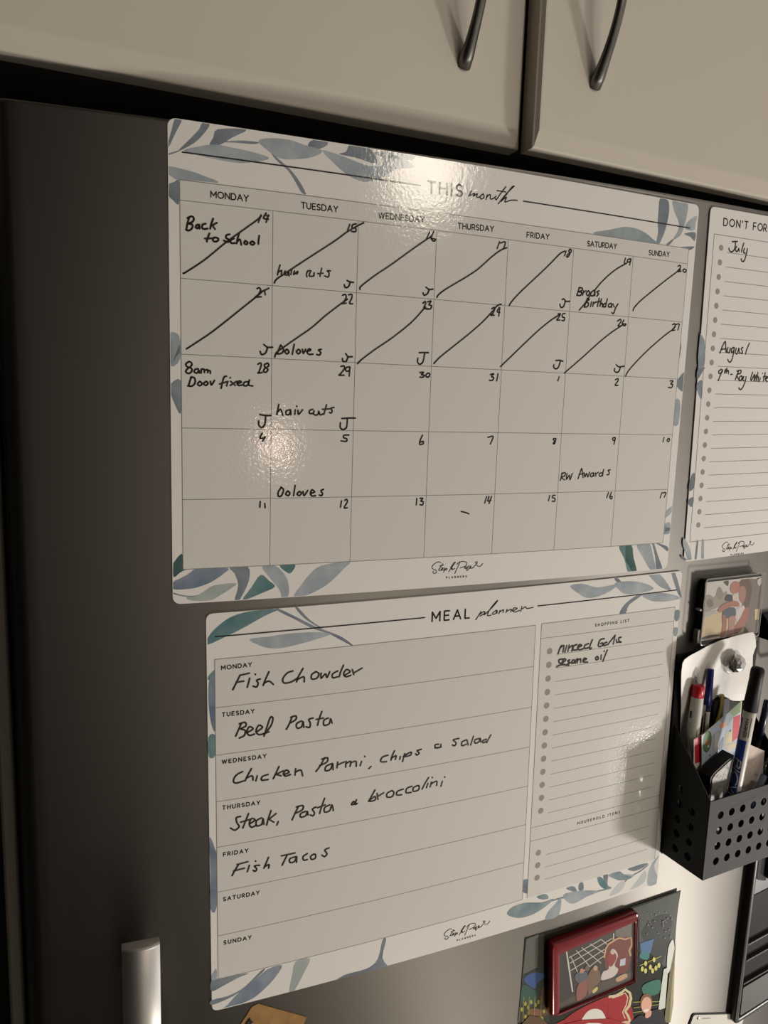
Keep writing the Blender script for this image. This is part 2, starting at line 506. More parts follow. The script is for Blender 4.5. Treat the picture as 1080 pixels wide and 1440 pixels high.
# ================================================================== WALL CABINET
wc = thing('wall_cabinet', 'cream wall cabinet with two doors directly above the refrigerator', 'cabinet', Matrix.Translation(B(258, -25, 60)))
GAPX, ZC, VB = 262.5, 20.0, -24.0
def cab_door(x0, x1, v0, zf, parent, hinge=None, ang=0.0, label=None):
    """slab door, lower edge and sides bevelled back; front at depth zf (mm)"""
    H = 620.0; T = 18.0
    bx, bz, bd = 3.5, 12.5, 3.0
    bm = bmesh.new()
    def ring(dx, dz, z, top=0):
        return [bm.verts.new(c) for c in (B(x0+dx, v0-dz, z), B(x1-dx, v0-dz, z), B(x1-dx, v0-H+dz, z), B(x0+dx, v0-H+dz, z))]
    seq = [ring(0, 0, zf+T), ring(0, 0, zf+bd+1.2), ring(0.5, 0.5, zf+bd+0.3), ring(1.4, 1.4, zf+bd-0.2), ring(bx, bz, zf+0.15), ring(bx+1.5, bz+1.8, zf)]
    for a, b in zip(seq, seq[1:]):
        for k in range(4): bm.faces.new([a[k], a[(k+1) % 4], b[(k+1) % 4], b[k]])
    bm.faces.new(seq[-1]); bm.faces.new(seq[0][::-1])
    bmesh.ops.recalc_face_normals(bm, faces=bm.faces[:])
    hang = 0.009 if hinge is None else 0.016
    for v in bm.verts: v.co.z -= hang*(v.co.x-GAPX/1000)
    if hinge is not None:
        c = B(hinge, 0, zf+T)
        m = Matrix.Translation(c) @ Matrix.Rotation(ang, 4, 'Z') @ Matrix.Translation(-c)
        bm.transform(m)
    o = mesh_obj('door', bm, M_cab, None, label=label); parent_keep(o, parent)
    return o
def bow_pull(base, top, rise, door, nrm):
    """arched pull between two feet on the door"""
    pts = []; rad = []
    N = 26
    for k in range(N+1):
        t = k/N
        s = math.sin(math.pi*t)
        out = rise*(s**0.92)
        p = base.lerp(top, t)+nrm*out
        pts.append(p)
        e = abs(2*t-1)
        w = 0.0036+0.0020*e**6
        rad.append((w*1.05, 0.0030+0.0026*e**5))
    pts[0] = base-nrm*0.002; pts[-1] = top-nrm*0.002
    bm = tube_bm(pts, rad, 14)
    bmesh.ops.recalc_face_normals(bm, faces=bm.faces[:])
    o = mesh_obj('handle', bm, M_pull, None, True, label='dark pewter arched pull')
    bpy.context.view_layer.update()
    o.parent = door; o.matrix_parent_inverse = door.matrix_world.inverted()
    return o
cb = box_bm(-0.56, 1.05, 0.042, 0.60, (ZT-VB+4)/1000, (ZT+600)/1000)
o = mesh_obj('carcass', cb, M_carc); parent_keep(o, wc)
dl = cab_door(GAPX-600, GAPX-4.6, VB, ZC, wc)
ANG = math.radians(1.4)
dr = cab_door(GAPX-3.0, GAPX+600, VB+2.6, ZC, wc, hinge=GAPX+600, ang=ANG)
bpy.context.view_layer.update()
def on_plane(px, py, z):
    d = ray(px, py); s = (z-CAM[2])/d[2]
    return (CAM[0]+s*d[0], CAM[1]+s*d[1])
bx, bv = on_plane(653, 91, ZC)
bow_pull(B(bx, bv, ZC), B(bx, bv-124, ZC), 0.0270, dl, Vector((0, -1, 0)))
def zr(x): return ZC+18-math.tan(ANG)*(GAPX+600-x)-18/math.cos(ANG)
zz = 9.0
for _ in range(5):
    bx, bv = on_plane(837, 120, zz); zz = zr(bx)
nr = Vector((math.sin(ANG)*0, -1, 0))
zz = zr(bx)
bow_pull(B(bx, bv, zz), B(bx, bv-126, zz), 0.0262, dr, nr)

# ================================================================== PLANNER BOARDS
HB, HL, HT, HR, HP, HI = 1.0, 1.04, 1.08, 1.12, 1.16, 1.20    # board face, leaves, table, rules, print, ink
def leaves(parent, items, lim):
    by = {}
    for x0, y0, s, idx, txt in items:
        for one in txt.split('|'):
            pts = [tuple(float(c) for c in t.split(',')) for t in one.split()]
            uv = [S(x0+a/s, y0+b/s, HL) for a, b in pts]
            uv = clip(smooth_pts(uv, 3, True), *lim)
            if len(uv) > 2: by.setdefault(idx, []).append(uv)
    multi('leaf_border', [(polys, LEAF[idx], HL+0.004*k) for k, (idx, polys) in enumerate(sorted(by.items()))], label='printed border of blue and green watercolour leaves')
def hline(a, b, w):
    a, b = Vector(a), Vector(b); d = (b-a).normalized(); n = Vector((-d.y, d.x))*w/2
    return [tuple(a+n), tuple(b+n), tuple(b-n), tuple(a-n)]
LOGO = ("300,165 265,150 210,175 175,215 185,245 230,265 235,295 205,310 185,295 200,275|325,175 285,230 265,265 300,265|280,205 335,195|"
        "300,255 330,240 315,230 300,260 335,262|355,230 345,262 335,295|345,255 380,240 375,260 350,265|500,155 450,220 405,285|500,155 480,160 430,230|"
        "420,260 455,235 450,260 490,240|560,155 520,240 488,310|515,185 560,150 620,145 655,165 640,205 560,235|640,215 620,235 640,240 655,220 655,245|"
        "680,205 665,230 680,250 655,270 650,250|695,235 715,215 700,205 695,240 740,230|740,235 775,190 800,205 840,210 875,170|770,155 790,180 800,150 785,150 775,165")
def logo(parent, ax, ay, rot=0.0):
    """signature under a board; ax,ay = photo point of the foot of its S"""
    ref = S(590+205/9.818, 775+310/9.818, 1.2); tgt = S(ax, ay, 1.2)
    ca, sa = math.cos(rot), math.sin(rot)
    def mv(p):
        dx, dy = p[0]-ref[0], p[1]-ref[1]
        return (tgt[0]+dx*ca-dy*sa, tgt[1]+dx*sa+dy*ca)
    polys = []
    for st in px_strokes(LOGO, 590, 775, 9.818, 4): polys += stroke([mv(p) for p in st], 0.5)
    a, b = S(590+370/9.818, 775+378/9.818, 1.2), S(590+650/9.818, 775+362/9.818, 1.2)
    polys += caps('PLANNERS', mv(a), mv(b), 1.4, 0.32)
    flat('signature', polys, HP, M_print, parent, step=None, label='black script signature printed at the bottom')

# ---------------------------------------------------------------- calendar
cal = thing('monthly_planner', 'large monthly planner board with handwritten dates and a leafy border, top left on the door', 'calendar', frame(210, 150, 0), 'planner boards on the door')
def under(parent, objs):
    for o in objs: parent_keep(o, parent)
_before = set(bpy.data.objects)
slab('panel', rrect(0, 0, 420, 303.6, 5), 0.15, HB, M_board)
CL = (0.4, 419.6, 0.4, 303.2)
leaves(None, [
 (225, 155, 12, 0, "255,150 370,160 290,330 220,470 150,620 130,600 150,500 195,330 230,200|720,210 840,235 760,370 620,520 480,610 340,680 320,670 420,570 560,430 660,320|150,755 320,695 310,680 140,735"),
 (225, 155, 12, 1, "140,950 330,980 560,1040 800,1130 960,1190 960,1225 700,1200 450,1180 300,1180 180,1110 140,1060"),
 (220, 150, 3, 0, "50,330 75,318 95,312 95,410 70,395 52,375"),
 (220, 150, 3, 1, "115,185 180,168 250,160 330,175 400,190 475,215 440,230 360,238 280,228 190,208"),
 (220, 150, 3, 0, "260,95 380,97 320,130 270,160 225,163 240,130|270,150 350,143 430,150 410,158 330,152|660,140 725,152 690,178 640,170"),
 (220, 150, 3, 1, "430,145 480,133 560,140 620,160 700,185 660,212 590,222 520,218 470,185|700,185 760,200 840,230 900,250 1000,255 960,295 880,318 810,290 750,240|940,190 1080,200 1080,225 1000,218 930,205"),
 (220, 150, 3, 0, "480,190 520,225 565,265 600,310 632,368 612,362 585,315 555,270 510,230|820,160 900,175 930,240 840,215 770,200 800,190"),
 (540, 190, 2.348, 1, "0,60 50,70 100,105 40,112 0,130"),
 (220, 150, 3, 1, "52,960 97,968 97,1060 70,1080 55,1080"),
 (220, 480, 3, 1, "50,0 95,0 100,75 60,105"),
 (220, 480, 3, 0, "60,180 103,165 103,305 75,260 58,210"),
 (235, 780, 10.8, 5, "235,0 180,20 110,110 95,150 100,340 200,270 300,220 240,215"),
 (235, 780, 10.8, 3, "90,420 200,360 330,290 430,215 600,200 930,205 870,280 760,360 640,430 480,490 330,520 100,525"),
 (235, 780, 10.8, 4, "290,655 440,625 560,560 660,490 780,455 1050,435 960,520 800,620 690,685 500,705 350,690"),
 (235, 780, 10.8, 0, "90,575 200,606 330,626 470,618 470,632 330,645 200,625 95,600"),
 (220, 480, 3, 0, "310,955 385,950 390,1010 350,1092 330,1092 345,1030 330,980"),
 (220, 480, 3, 1, "445,950 500,945 545,990 560,1040 552,1085 530,1085 520,1050 480,1000|700,945 815,930 790,960 740,1010 690,1045 630,1072 580,1076 610,1030 650,980"),
 (220, 480, 3, 2, "440,985 475,1010 500,1035 450,1060 365,1092 400,1040|520,945 585,940 570,975 550,975"),
 (900, 260, 9, 0, "255,175 350,190 370,290 355,430 310,600 245,745 205,745 230,600 225,480 235,320"),
 (900, 260, 9, 1, "410,200 500,220 605,240 595,380 560,520 510,640 420,690 480,580 490,470 440,350"),
 (900, 260, 9, 1, "570,530 620,450 720,395 700,500 690,570 600,570"),
 (900, 260, 9, 0, "560,620 700,600 690,710 640,660|330,755 410,690 430,690 370,760|490,790 690,780 620,830 600,800"),
 (540, 190, 2.348, 7, "690,325 750,312 800,303 850,315 890,345 895,358 800,345"),
 (940, 260, 2.571, 0, "28,715 62,672 82,685 65,740 45,745"),
 (940, 260, 2.571, 1, "15,785 42,780 36,865 12,860"),
 (560, 480, 2.4545, 1, "920,590 945,570 942,592 920,610|914,635 938,625 936,660 911,660"),
 (785, 440, 6, 0, "1025,225 1038,290 1014,432 1008,420"),
 (880, 740, 9, 5, "0,250 70,240 100,400 140,575 80,575 40,500 0,440"),
 (560, 480, 2.4545, 2, "762,706 805,703 812,750 824,800 795,800 780,750"),
 (880, 740, 9, 1, "140,235 300,225 340,350 380,550 310,550 220,400"),
 (880, 740, 9, 0, "335,225 360,225 410,380 465,545 390,548 370,380|380,215 430,222 530,260 530,320 480,280 420,240"),
 (880, 740, 9, 1, "470,0 555,0 555,90 475,95"),
], CL)
gx, gy, gw, gh = 6.86, 47.0, 57.94, 46.62
gt = S(251.7, 252.7, 1)[1]
flat('table_panel', [[(gx, gt), (gx+7*gw, gt), (gx+7*gw, gy+5*gh), (gx, gy+5*gh)]], HT, M_table)
L = []
for i in range(8): L.append(hline((gx+i*gw, gt if i in (0, 7) else gy), (gx+i*gw, gy+5*gh), 0.42))
for j in range(6): L.append(hline((gx, gy+j*gh), (gx+7*gw, gy+j*gh), 0.42))
L.append(hline((gx, gt), (gx+7*gw, gt), 0.42))
flat('grid_rules', L, HR, M_line)
T = [hline(S(255.8, 213.8, 1.2), S(591.7, 260.8, 1.2), 0.85), hline(S(735.8, 282.8, 1.2), S(970.5, 320.9, 1.2), 0.85)]
T += caps_px('THIS', (601.9, 271.4), (650, 276.6), 7.7, 1.2)
flat('heading', T, HP, M_print)
write('heading_script', "415,215 440,170 425,210 465,190 455,215 490,195 480,220 500,225 525,205|540,195 515,215 520,240 545,225 540,195|572,203 562,243|566,228 585,206 600,206 598,238 622,236 648,215|"
      "730,135 680,200 650,245 640,235|655,168 730,180|665,280 730,200 790,140 800,130 780,140 735,200 690,260|690,255 735,225 720,265 770,250 825,250", 590, 240, 6, 0.75, None, M_print, HP)
T = []
for t, a, b in (('MONDAY', (296.7, 277.3), (349.3, 283.3)), ('TUESDAY', (424, 292.7), (475, 298.3)), ('WEDNESDAY', (532.7, 306.7), (596.6, 312.7)),
                ('THURSDAY', (644.3, 321.2), (694.2, 325.6)), ('FRIDAY', (741, 333.7), (772.1, 336.6)), ('SATURDAY', (826.2, 345.9), (867.1, 349.9)), ('SUNDAY', (912.7, 358.5), (941.2, 361))):
    T += caps_px(t, a, b, 3.6, 0.74)
flat('weekday_names', T, HP, M_print)
NUM = [
 ("905,95 875,175|960,75 930,130 985,140|985,95 960,175|940,100 990,105", 250, 290, 7.714),
 ("865,120 840,185|935,115 895,125 890,160 930,165 925,200 880,195", 380, 300, 7.714),
 ("805,125 770,195|850,120 820,180 825,205 850,225 868,205 825,195", 500, 310, 7.714),
 ("792,115 765,190|800,130 855,120 835,190", 600, 325, 7.714),
 ("742,140 725,190|790,120 770,140 785,165 765,200 750,205 755,180 795,150 798,125 780,120", 700, 335, 7.714),
 ("510,75 500,115 520,115|550,80 530,85 525,105 550,100 553,80 543,130", 790, 350, 5.684),
 ("930,140 945,132 950,150 925,180 955,180|980,160 968,175 985,188 995,172 980,160", 790, 350, 5.684),
 ("860,85 885,75 900,100 875,150 845,175 905,172|940,100 950,150|920,115 990,80", 250, 395, 7.714),
 ("785,80 815,70 825,100 800,150 770,170 825,165|850,75 885,70 885,110 860,165 895,172", 380, 405, 7.714),
 ("770,90 795,70 800,95 780,140 830,150|820,75 860,65 835,105 865,115 850,150 800,150", 495, 415, 7.714),
 ("705,110 735,95 740,115 715,165 695,180 735,180|790,95 765,140 795,150|795,100 782,190", 600, 420, 7.714),
 ("655,90 680,90 660,130 640,155 675,155|732,85 705,90 700,120 725,130 720,160 695,160", 700, 430, 7.714),
 ("500,70 525,55 530,75 505,110 535,108|555,60 540,95 560,110 572,95 545,95", 785, 440, 6),
 ("965,100 985,92 985,115 960,148 985,145|990,100 1022,95 1010,145", 785, 440, 6),
 ("870,95 900,80 905,110 880,180 870,190 915,185|975,85 940,100 950,130 980,150 960,180 930,175 945,140 985,115 985,90 970,82", 250, 500, 7.714),
 ("845,80 880,75 880,110 840,160 825,175 880,175|930,85 900,95 900,130 935,125 942,85 935,185", 370, 505, 7.714),
 ("75,108 88,107 80,115 90,117 86,124 75,124|102,110 95,118 100,124 108,120 108,111 102,110|318,115 330,112 322,122 330,125 325,135 315,135|345,112 340,137|556,122 551,137", 560, 480, 2.4545),
 ("482,565 505,555 505,575 480,610 505,612|945,575 970,575 950,600 968,605 955,632 930,628", 785, 440, 6),
 ("128,62 105,110 155,105|155,95 130,140|950,80 905,82 900,105 930,115 925,140 875,135|108,710 105,765|152,730 155,770|880,705 870,765|910,700 930,690 935,715 905,770 935,770", 350, 600, 6.75),
 ("185,65 165,110 165,135 190,130 190,112 168,118|682,82 722,75 700,132|142,545 138,595|165,545 188,545 172,565 190,570 185,595 165,592|672,530 657,580|690,530 680,565 705,558|710,530 690,585|478,645 505,650 538,662", 560, 600, 5.4),
 ("542,335 535,338 540,345 535,353 540,353 543,345 545,336|748,332 740,335 742,342 748,340 750,333 745,355|918,332 914,347|935,335 928,340 932,347 937,340 935,335", 560, 480, 2.4545),
 ("20,340 8,385|65,340 45,342 42,360 62,365 60,390 38,388|515,315 500,360|540,315 525,355 540,370 545,350 525,350|965,318 950,362|970,320 1000,318 985,355", 770, 640, 6),
]
polys = []
for t, x, y, s in NUM:
    for st in px_strokes(t, x, y, s): polys += stroke(st, 1.08)
flat('date_numerals', polys, HI, M_ink, step=None, label='handwritten black date numbers')
SL = [("60,728 95,712 300,575 520,395 700,265 860,150 905,105", 250, 290, 7.714), ("45,755 70,715 150,660 300,560 500,430 700,300 830,205 950,135 1015,103", 380, 300, 7.714),
 ("50,750 60,715 200,605 400,470 600,325 750,220 830,170", 500, 310, 7.714), ("112,720 130,690 200,635 350,545 450,485 560,410 700,285 800,210 870,180", 600, 325, 7.714),
 ("125,730 150,690 220,610 350,485 500,345 600,245 680,165 730,140", 700, 335, 7.714), ("510,120 440,160 370,215 310,275 265,330|225,375 190,430 140,490|570,495 580,470 630,415 720,340 820,260 920,185 950,165", 790, 350, 5.684),
 ("95,738 200,670 350,570 500,455 650,335 800,215 880,150 920,110", 250, 395, 7.714), ("50,750 70,700 150,640 300,535 450,430 600,300 750,185 840,120", 380, 405, 7.714),
 ("60,745 110,695 250,590 420,475 600,335 700,240 770,160 800,130", 495, 415, 7.714), ("78,705 150,630 300,510 480,365 620,240 720,130 770,75 810,60", 600, 420, 7.714),
 ("30,660 150,545 300,400 450,260 580,155 650,110 680,85", 700, 430, 7.714), ("52,508 200,380 350,245 450,165 540,105|568,535 600,480 700,370 800,275 900,190 960,145 990,115", 785, 440, 6)]
polys = []
for t, x, y, s in SL:
    for st in px_strokes(t, x, y, s, 8): polys += stroke(st, 1.08)
flat('strike_marks', polys, HI+0.01, M_ink, step=None, label='diagonal pen strokes crossing out days')
JS = [("835,730 870,745 905,750|870,745 850,795 815,805 805,775", 380, 300, 7.714), ("765,725 800,750 840,745|800,750 780,795 745,812 733,785", 500, 310, 7.714),
 ("700,665 720,660 740,685 780,685|735,680 715,740 685,750 675,715", 700, 335, 7.714), ("935,690 975,720 1030,720|975,720 955,780 910,800 895,765", 250, 395, 7.714),
 ("820,712 845,745 890,745|845,745 825,795 790,795 785,765", 380, 405, 7.714), ("730,625 780,624 830,625|790,630 770,725 735,750 712,725 715,685", 495, 415, 7.714),
 ("630,595 670,592 708,603|680,600 660,665 630,685 607,665 610,640", 700, 430, 7.714), ("490,437 510,455 558,450|525,455 515,490 495,503 475,490 478,470", 785, 440, 6),
 ("890,640 950,650 1010,650|955,650 945,745 910,780 880,755 880,710", 250, 500, 7.714), ("855,645 930,640 1000,640|915,650 905,740 865,765 838,740 840,690", 370, 505, 7.714)]
for t, x, y, s in JS: write('letter_mark', t, x, y, s, 1.15, None, h=HI+0.02, label='handwritten letter J in a day corner')
NOTES = [
 ("note Back to School", 1.2, 250, 290, 7.714, "125,120 105,190 95,255|105,130 150,110 175,130 165,165 120,190 160,200 155,240 120,265 90,255|235,200 205,205 195,230 215,240 235,215 238,245|305,190 270,200 265,235 285,248 325,243|"
  "385,135 365,190 352,245|425,180 370,210|375,205 405,250|345,295 325,345 315,385|295,352 375,348|395,340 380,365 400,385 435,375 440,350 410,340 395,340|565,305 530,315 525,345 560,365 545,390 500,372|610,350 575,370 580,400 625,400|"
  "668,290 650,350 640,405|645,385 675,360 690,420|735,375 720,400 745,415 760,395 735,375|810,380 785,400 810,420 835,400 810,380|885,320 878,365 875,410"),
 ("note hair cuts, struck through", 0.95, 380, 300, 7.714, "108,560 90,620 80,670|88,640 125,620 120,665|165,625 150,660 185,670 200,630 205,680|235,610 225,665|265,625 255,665 300,630 290,660|445,625 410,625 395,660 400,690|435,640 425,680 470,680 478,645 475,680|560,595 540,685|515,655 575,650|655,625 620,625 640,650 630,690 590,680"),
 ("note about a birthday", 1.1, 790, 350, 5.684, "140,310 130,345 120,372|140,310 165,315 160,335 135,342 160,350 150,372 125,372|175,335 168,370|172,350 195,335|215,335 197,355 208,375 225,350 213,335|260,330 235,350 235,375 258,370 265,330 265,375|300,335 280,345 295,360 280,378|"
  "205,395 190,440 180,465|205,395 220,405 195,425 215,435 205,462 180,465|238,425 230,462|255,425 248,460|250,440 275,425|300,395 285,462|280,425 310,420|318,400 305,460|308,445 325,435 325,465|365,400 350,465|352,435 335,445 335,465 352,460|395,435 375,445 375,465 395,460 400,440 398,468|410,440 420,465|450,440 430,475 415,515 400,510"),
 ("name crossed by a stroke", 1.15, 380, 405, 7.714, "115,620 85,690 75,715 130,705 145,660 115,620|180,665 160,690 180,715 205,695 185,665|262,610 240,720|310,665 285,690 305,715 330,690 310,665|350,665 360,710 385,665|395,690 440,675 425,660 400,690 420,720 465,718|555,665 525,675 550,700 535,728 505,722"),
 ("note 8am Door fixed", 1.1, 250, 500, 7.714, "125,65 90,90 100,120 150,140 150,175 120,195 90,180 100,150 150,110 150,80 125,65|225,145 190,150 180,180 210,190 230,160 235,190|255,190 258,150 285,150 290,185|290,160 325,155 325,185|325,165 350,165 355,195|150,230 135,270 120,320|140,240 180,240 190,290 160,330 110,330|"
  "240,280 215,310 240,328 265,305 240,280|310,280 280,305 305,325 330,300 310,280|355,280 365,320 400,270|530,225 500,240 475,340 470,355|455,310 530,285|545,280 530,330|568,243 572,240|575,280 625,325|640,280 570,325|650,305 690,290 670,275 645,300 660,325 700,320|770,285 725,290 715,325 755,325 775,280|780,265 770,320 815,330"),
 ("note hair cuts", 1.05, 370, 505, 7.714, "172,490 160,545 150,605|155,580 190,545 215,610|300,550 255,560 250,600 285,600 300,560 302,605|350,550 345,600|365,510 366,515|380,555 385,600 430,550|540,545 505,560 505,590 540,590|555,560 550,600 590,605 605,565|605,565 620,605 650,595|690,495 660,600|645,545 720,540|770,525 735,535 750,560 740,585 720,580"),
 ("name in the fourth week", 1.15, 350, 600, 6.75, "310,575 280,620 280,660 310,655 330,600 305,575|370,610 350,640 375,655 390,630 370,610|440,560 425,655|480,615 458,640 480,655 500,630 480,615|515,615 525,655 560,605|585,635 625,620 600,600 585,635 600,658 635,655|710,595 685,610 700,635 690,655 670,650"),
 ("note RW Awards", 1.0, 770, 640, 6, "125,150 108,215|120,155 150,150 145,175 120,190 145,210|165,155 160,205 185,170 190,208 210,155|258,200 275,150 290,115 300,190|265,165 305,155|310,150 315,185 330,155 340,185 355,145|385,150 365,160 365,182 385,175 390,150 392,180|405,150 408,178|408,160 430,145|460,150 440,155 440,178 460,172 475,120|470,135 465,175|530,125 512,130 522,150 515,165 500,165"),
]
for lab, w, x, y, s, t in NOTES: write('handwritten_note', t, x, y, s, w, None, h=HI+0.03, label='handwritten '+lab)
logo(None, 590+205/9.818, 775+310/9.818)
under(cal, [o for o in bpy.data.objects if o not in _before])

# ---------------------------------------------------------------- meal planner
meal = thing('meal_planner', 'weekly meal planner board with shopping list column below the monthly planner', 'planner', frame(232, 460, 0), 'planner boards on the door')
_before = set(bpy.data.objects)
MC = [(21.5, 311.7), (438.7, 306.8), (443.4, 610.2), (24.7, 614.4)]
slab('panel', rquad(MC, 5), 0.15, HB, M_board)
CL = (22.5, 442.8, 308, 613.6)
leaves(None, [
 (280, 840, 2.7, 2, "32,180 30,160 60,120 120,75 200,52 300,45 250,70 170,115 100,150|35,300 60,275 60,300 36,315|36,530 62,525 62,600 37,605"),
 (280, 840, 2.7, 0, "300,42 370,75 440,110 500,133 545,152 582,180 575,182 530,158 490,138 430,118 360,82 300,52|375,38 420,85 465,115 455,115 400,80 365,40"),
 (280, 840, 2.7, 1, "190,160 260,150 340,138 440,132 500,138 460,155 390,175 310,193 250,190"),
 (280, 840, 2.7, 3, "38,320 60,305 62,500 46,480 36,400"),
 (280, 1120, 2.25, 3, "33,130 50,165 57,200 56,350 36,355 36,240"),
 (285, 1340, 6.75, 0, "80,270 140,245 430,192 330,240 200,310 85,365|85,450 240,410 360,350 440,290 350,370 250,430 90,495"),
 (285, 1340, 6.75, 0, "560,165 590,160 480,270 360,380 330,390 440,285"),
 (285, 1340, 6.75, 3, "620,155 755,118 690,230 600,330 480,430 350,490 240,548 130,565 230,500 340,380 480,270"),
 (285, 1340, 6.75, 4, "885,85 1020,55 960,190 900,310 850,380 820,378 850,210"),
 (285, 1340, 6.75, 1, "90,200 130,150 132,240 88,260"),
 (280, 1120, 2.25, 0, "580,455 592,453 580,510 600,545 560,560 500,580 420,596 460,565 530,545 565,515|1024,268 1042,264 1042,305 1022,300"),
 (680, 800, 2.879, 1, "350,70 400,60 460,75 540,62 520,85 470,110 420,118 385,100|530,60 580,50 640,55 690,78 650,95 590,102 560,95|640,105 700,95 770,105 795,120 740,132 680,130|665,15 710,18 760,85 720,75 690,50"),
 (680, 800, 2.879, 0, "540,35 560,55 550,62 530,42|550,180 575,140 625,105 640,108 590,145 575,180|760,15 775,13 802,110 787,100"),
 (680, 800, 2.879, 7, "775,170 795,170 790,205 775,210|770,240 787,240 782,270 770,270"),
 (700, 1230, 3.857, 7, "50,215 80,175 150,152 240,150 305,130 250,180 180,220 110,235|210,120 260,105 275,128 240,135"),
 (700, 1230, 3.857, 1, "335,128 345,130 330,220 260,245 270,205 310,160|355,110 420,90 500,85 550,92 480,120 420,155 380,150|600,0 740,0 700,25 640,25"),
 (700, 1230, 3.857, 0, "370,75 410,62 430,90 410,92|440,50 462,42 465,80 440,85"),
 (840, 1180, 9, 2, "0,480 60,490 130,600 90,632 20,570"),
 (840, 1180, 9, 0, "75,460 135,450 130,580 180,610 150,632 100,580|380,380 470,345 580,310 645,308 580,360 470,405|325,605 335,600 356,542 434,476 544,414 640,338 636,326 536,400 424,462 344,534"),
 (840, 1180, 9, 7, "150,450 280,408 340,450 440,480 370,515 270,522 200,490"),
 (840, 1180, 9, 6, "420,640 500,530 600,400 622,460 580,560|150,715 270,560 350,540 330,620 250,690"),
 (700, 1230, 3.857, 0, "250,160 340,122 430,114 520,91 600,73 600,80 520,99 430,123 345,130"),
 (840, 1180, 9, 1, "640,440 700,300 800,190 720,330 760,470 750,560 640,590"),
], CL)
rows = [344.2+34.9*k for k in range(8)]
def rowpt(k, side):   # the board hangs very slightly turned
    uL, vL = 27.3+0.28*k, 344.2+34.93*k
    uR, vR = 283.6+0.55*k, 341.4+34.9*k
    return (uL, vL) if side == 0 else (uR, vR)
sh = {'TL': (289.3, 340.7), 'TR': (433.9, 339.5), 'BL': (292.6, 585.6), 'BR': (437.2, 584.6)}
flat('table_panel', [[rowpt(0, 0), rowpt(0, 1), rowpt(7, 1), rowpt(7, 0)], [sh['TL'], sh['TR'], sh['BR'], sh['BL']]], HT, M_table)
L = [hline(rowpt(k, 0), rowpt(k, 1), 0.42) for k in range(8)]
L += [hline(rowpt(0, 0), rowpt(7, 0), 0.42), hline(rowpt(0, 1), rowpt(7, 1), 0.42)]
for a, b in (('TL', 'TR'), ('BL', 'TL'), ('TR', 'BR')): L.append(hline(sh[a], sh[b], 0.42))
def shu(v): return 289.3+(v-340.7)*0.0135
for v in (353.2, 520.3, 532.6): L.append(hline((shu(v), v), (shu(v)+144.6, v-0.7), 0.42))
DV = [364.9+11.78*k for k in range(13)]+[545.2, 556.9, 568.6]
for v in DV: L.append(hline((shu(v)+17.0, v+3.6), (shu(v)+134.4, v+3.0), 0.38))
flat('grid_rules', L, HR, M_line)
D = [disc((299.0+(v-364.9)*0.0125, v), 2.75, 20) for v in DV]
flat('bullet_dots', D, HR+0.01, M_dot, label='grey bullet dots of the shopping list')
T = [hline(S(302.2, 895.6, 1.2), S(597.8, 868.5, 1.2), 0.9), hline(S(756.2, 852.2, 1.2), S(951.7, 829.7, 1.2), 0.9)]
T += caps_px('MEAL', (607.8, 874), (660, 869), 7.2, 1.2)
flat('heading', T, HP, M_print)
write('heading_script', "475,220 495,190 520,150|500,180 545,150 550,165 510,190|545,180 610,120 660,60 640,75 590,140 575,185 605,180|650,140 620,160 620,175 645,165 655,140 655,165|680,140 670,170|675,155 710,135 705,160|740,130 730,160|735,150 775,130 770,155|790,145 825,125 800,120 785,145 810,155 845,140|865,105 855,150|865,130 895,110 905,125 960,115", 590, 835, 6, 0.75, None, M_print, HP)
T = []
Z = lambda x0, y0, s, a, b: (x0+a/s, y0+b/s)
for t, a, b in (('MONDAY', Z(300, 910, 4.909, 57, 157), Z(300, 910, 4.909, 265, 133)), ('TUESDAY', Z(300, 910, 4.909, 62, 480), Z(300, 910, 4.909, 282, 455)),
                ('WEDNESDAY', Z(310, 1030, 4.909, 12, 217), Z(310, 1030, 4.909, 316, 175)), ('THURSDAY', Z(310, 1030, 4.909, 15, 533), Z(310, 1030, 4.909, 272, 497)),
                ('FRIDAY', Z(300, 1170, 4.909, 70, 168), Z(300, 1170, 4.909, 240, 140)), ('SATURDAY', Z(300, 1170, 4.909, 70, 477), Z(300, 1170, 4.909, 318, 430)), ('SUNDAY', Z(300, 1170, 4.909, 73, 777), Z(300, 1170, 4.909, 262, 738)),
                ):
    T += caps_px(t, a, b, 2.8, 0.70)
T += caps_px('SHOPPING LIST', (837, 881.3), (884.8, 874.3), 2.3, 0.5)
T += caps_px('HOUSEHOLD ITEMS', (812.3, 1159.6), (871.5, 1143.6), 2.3, 0.5)
flat('printed_names', T, HP, M_print)
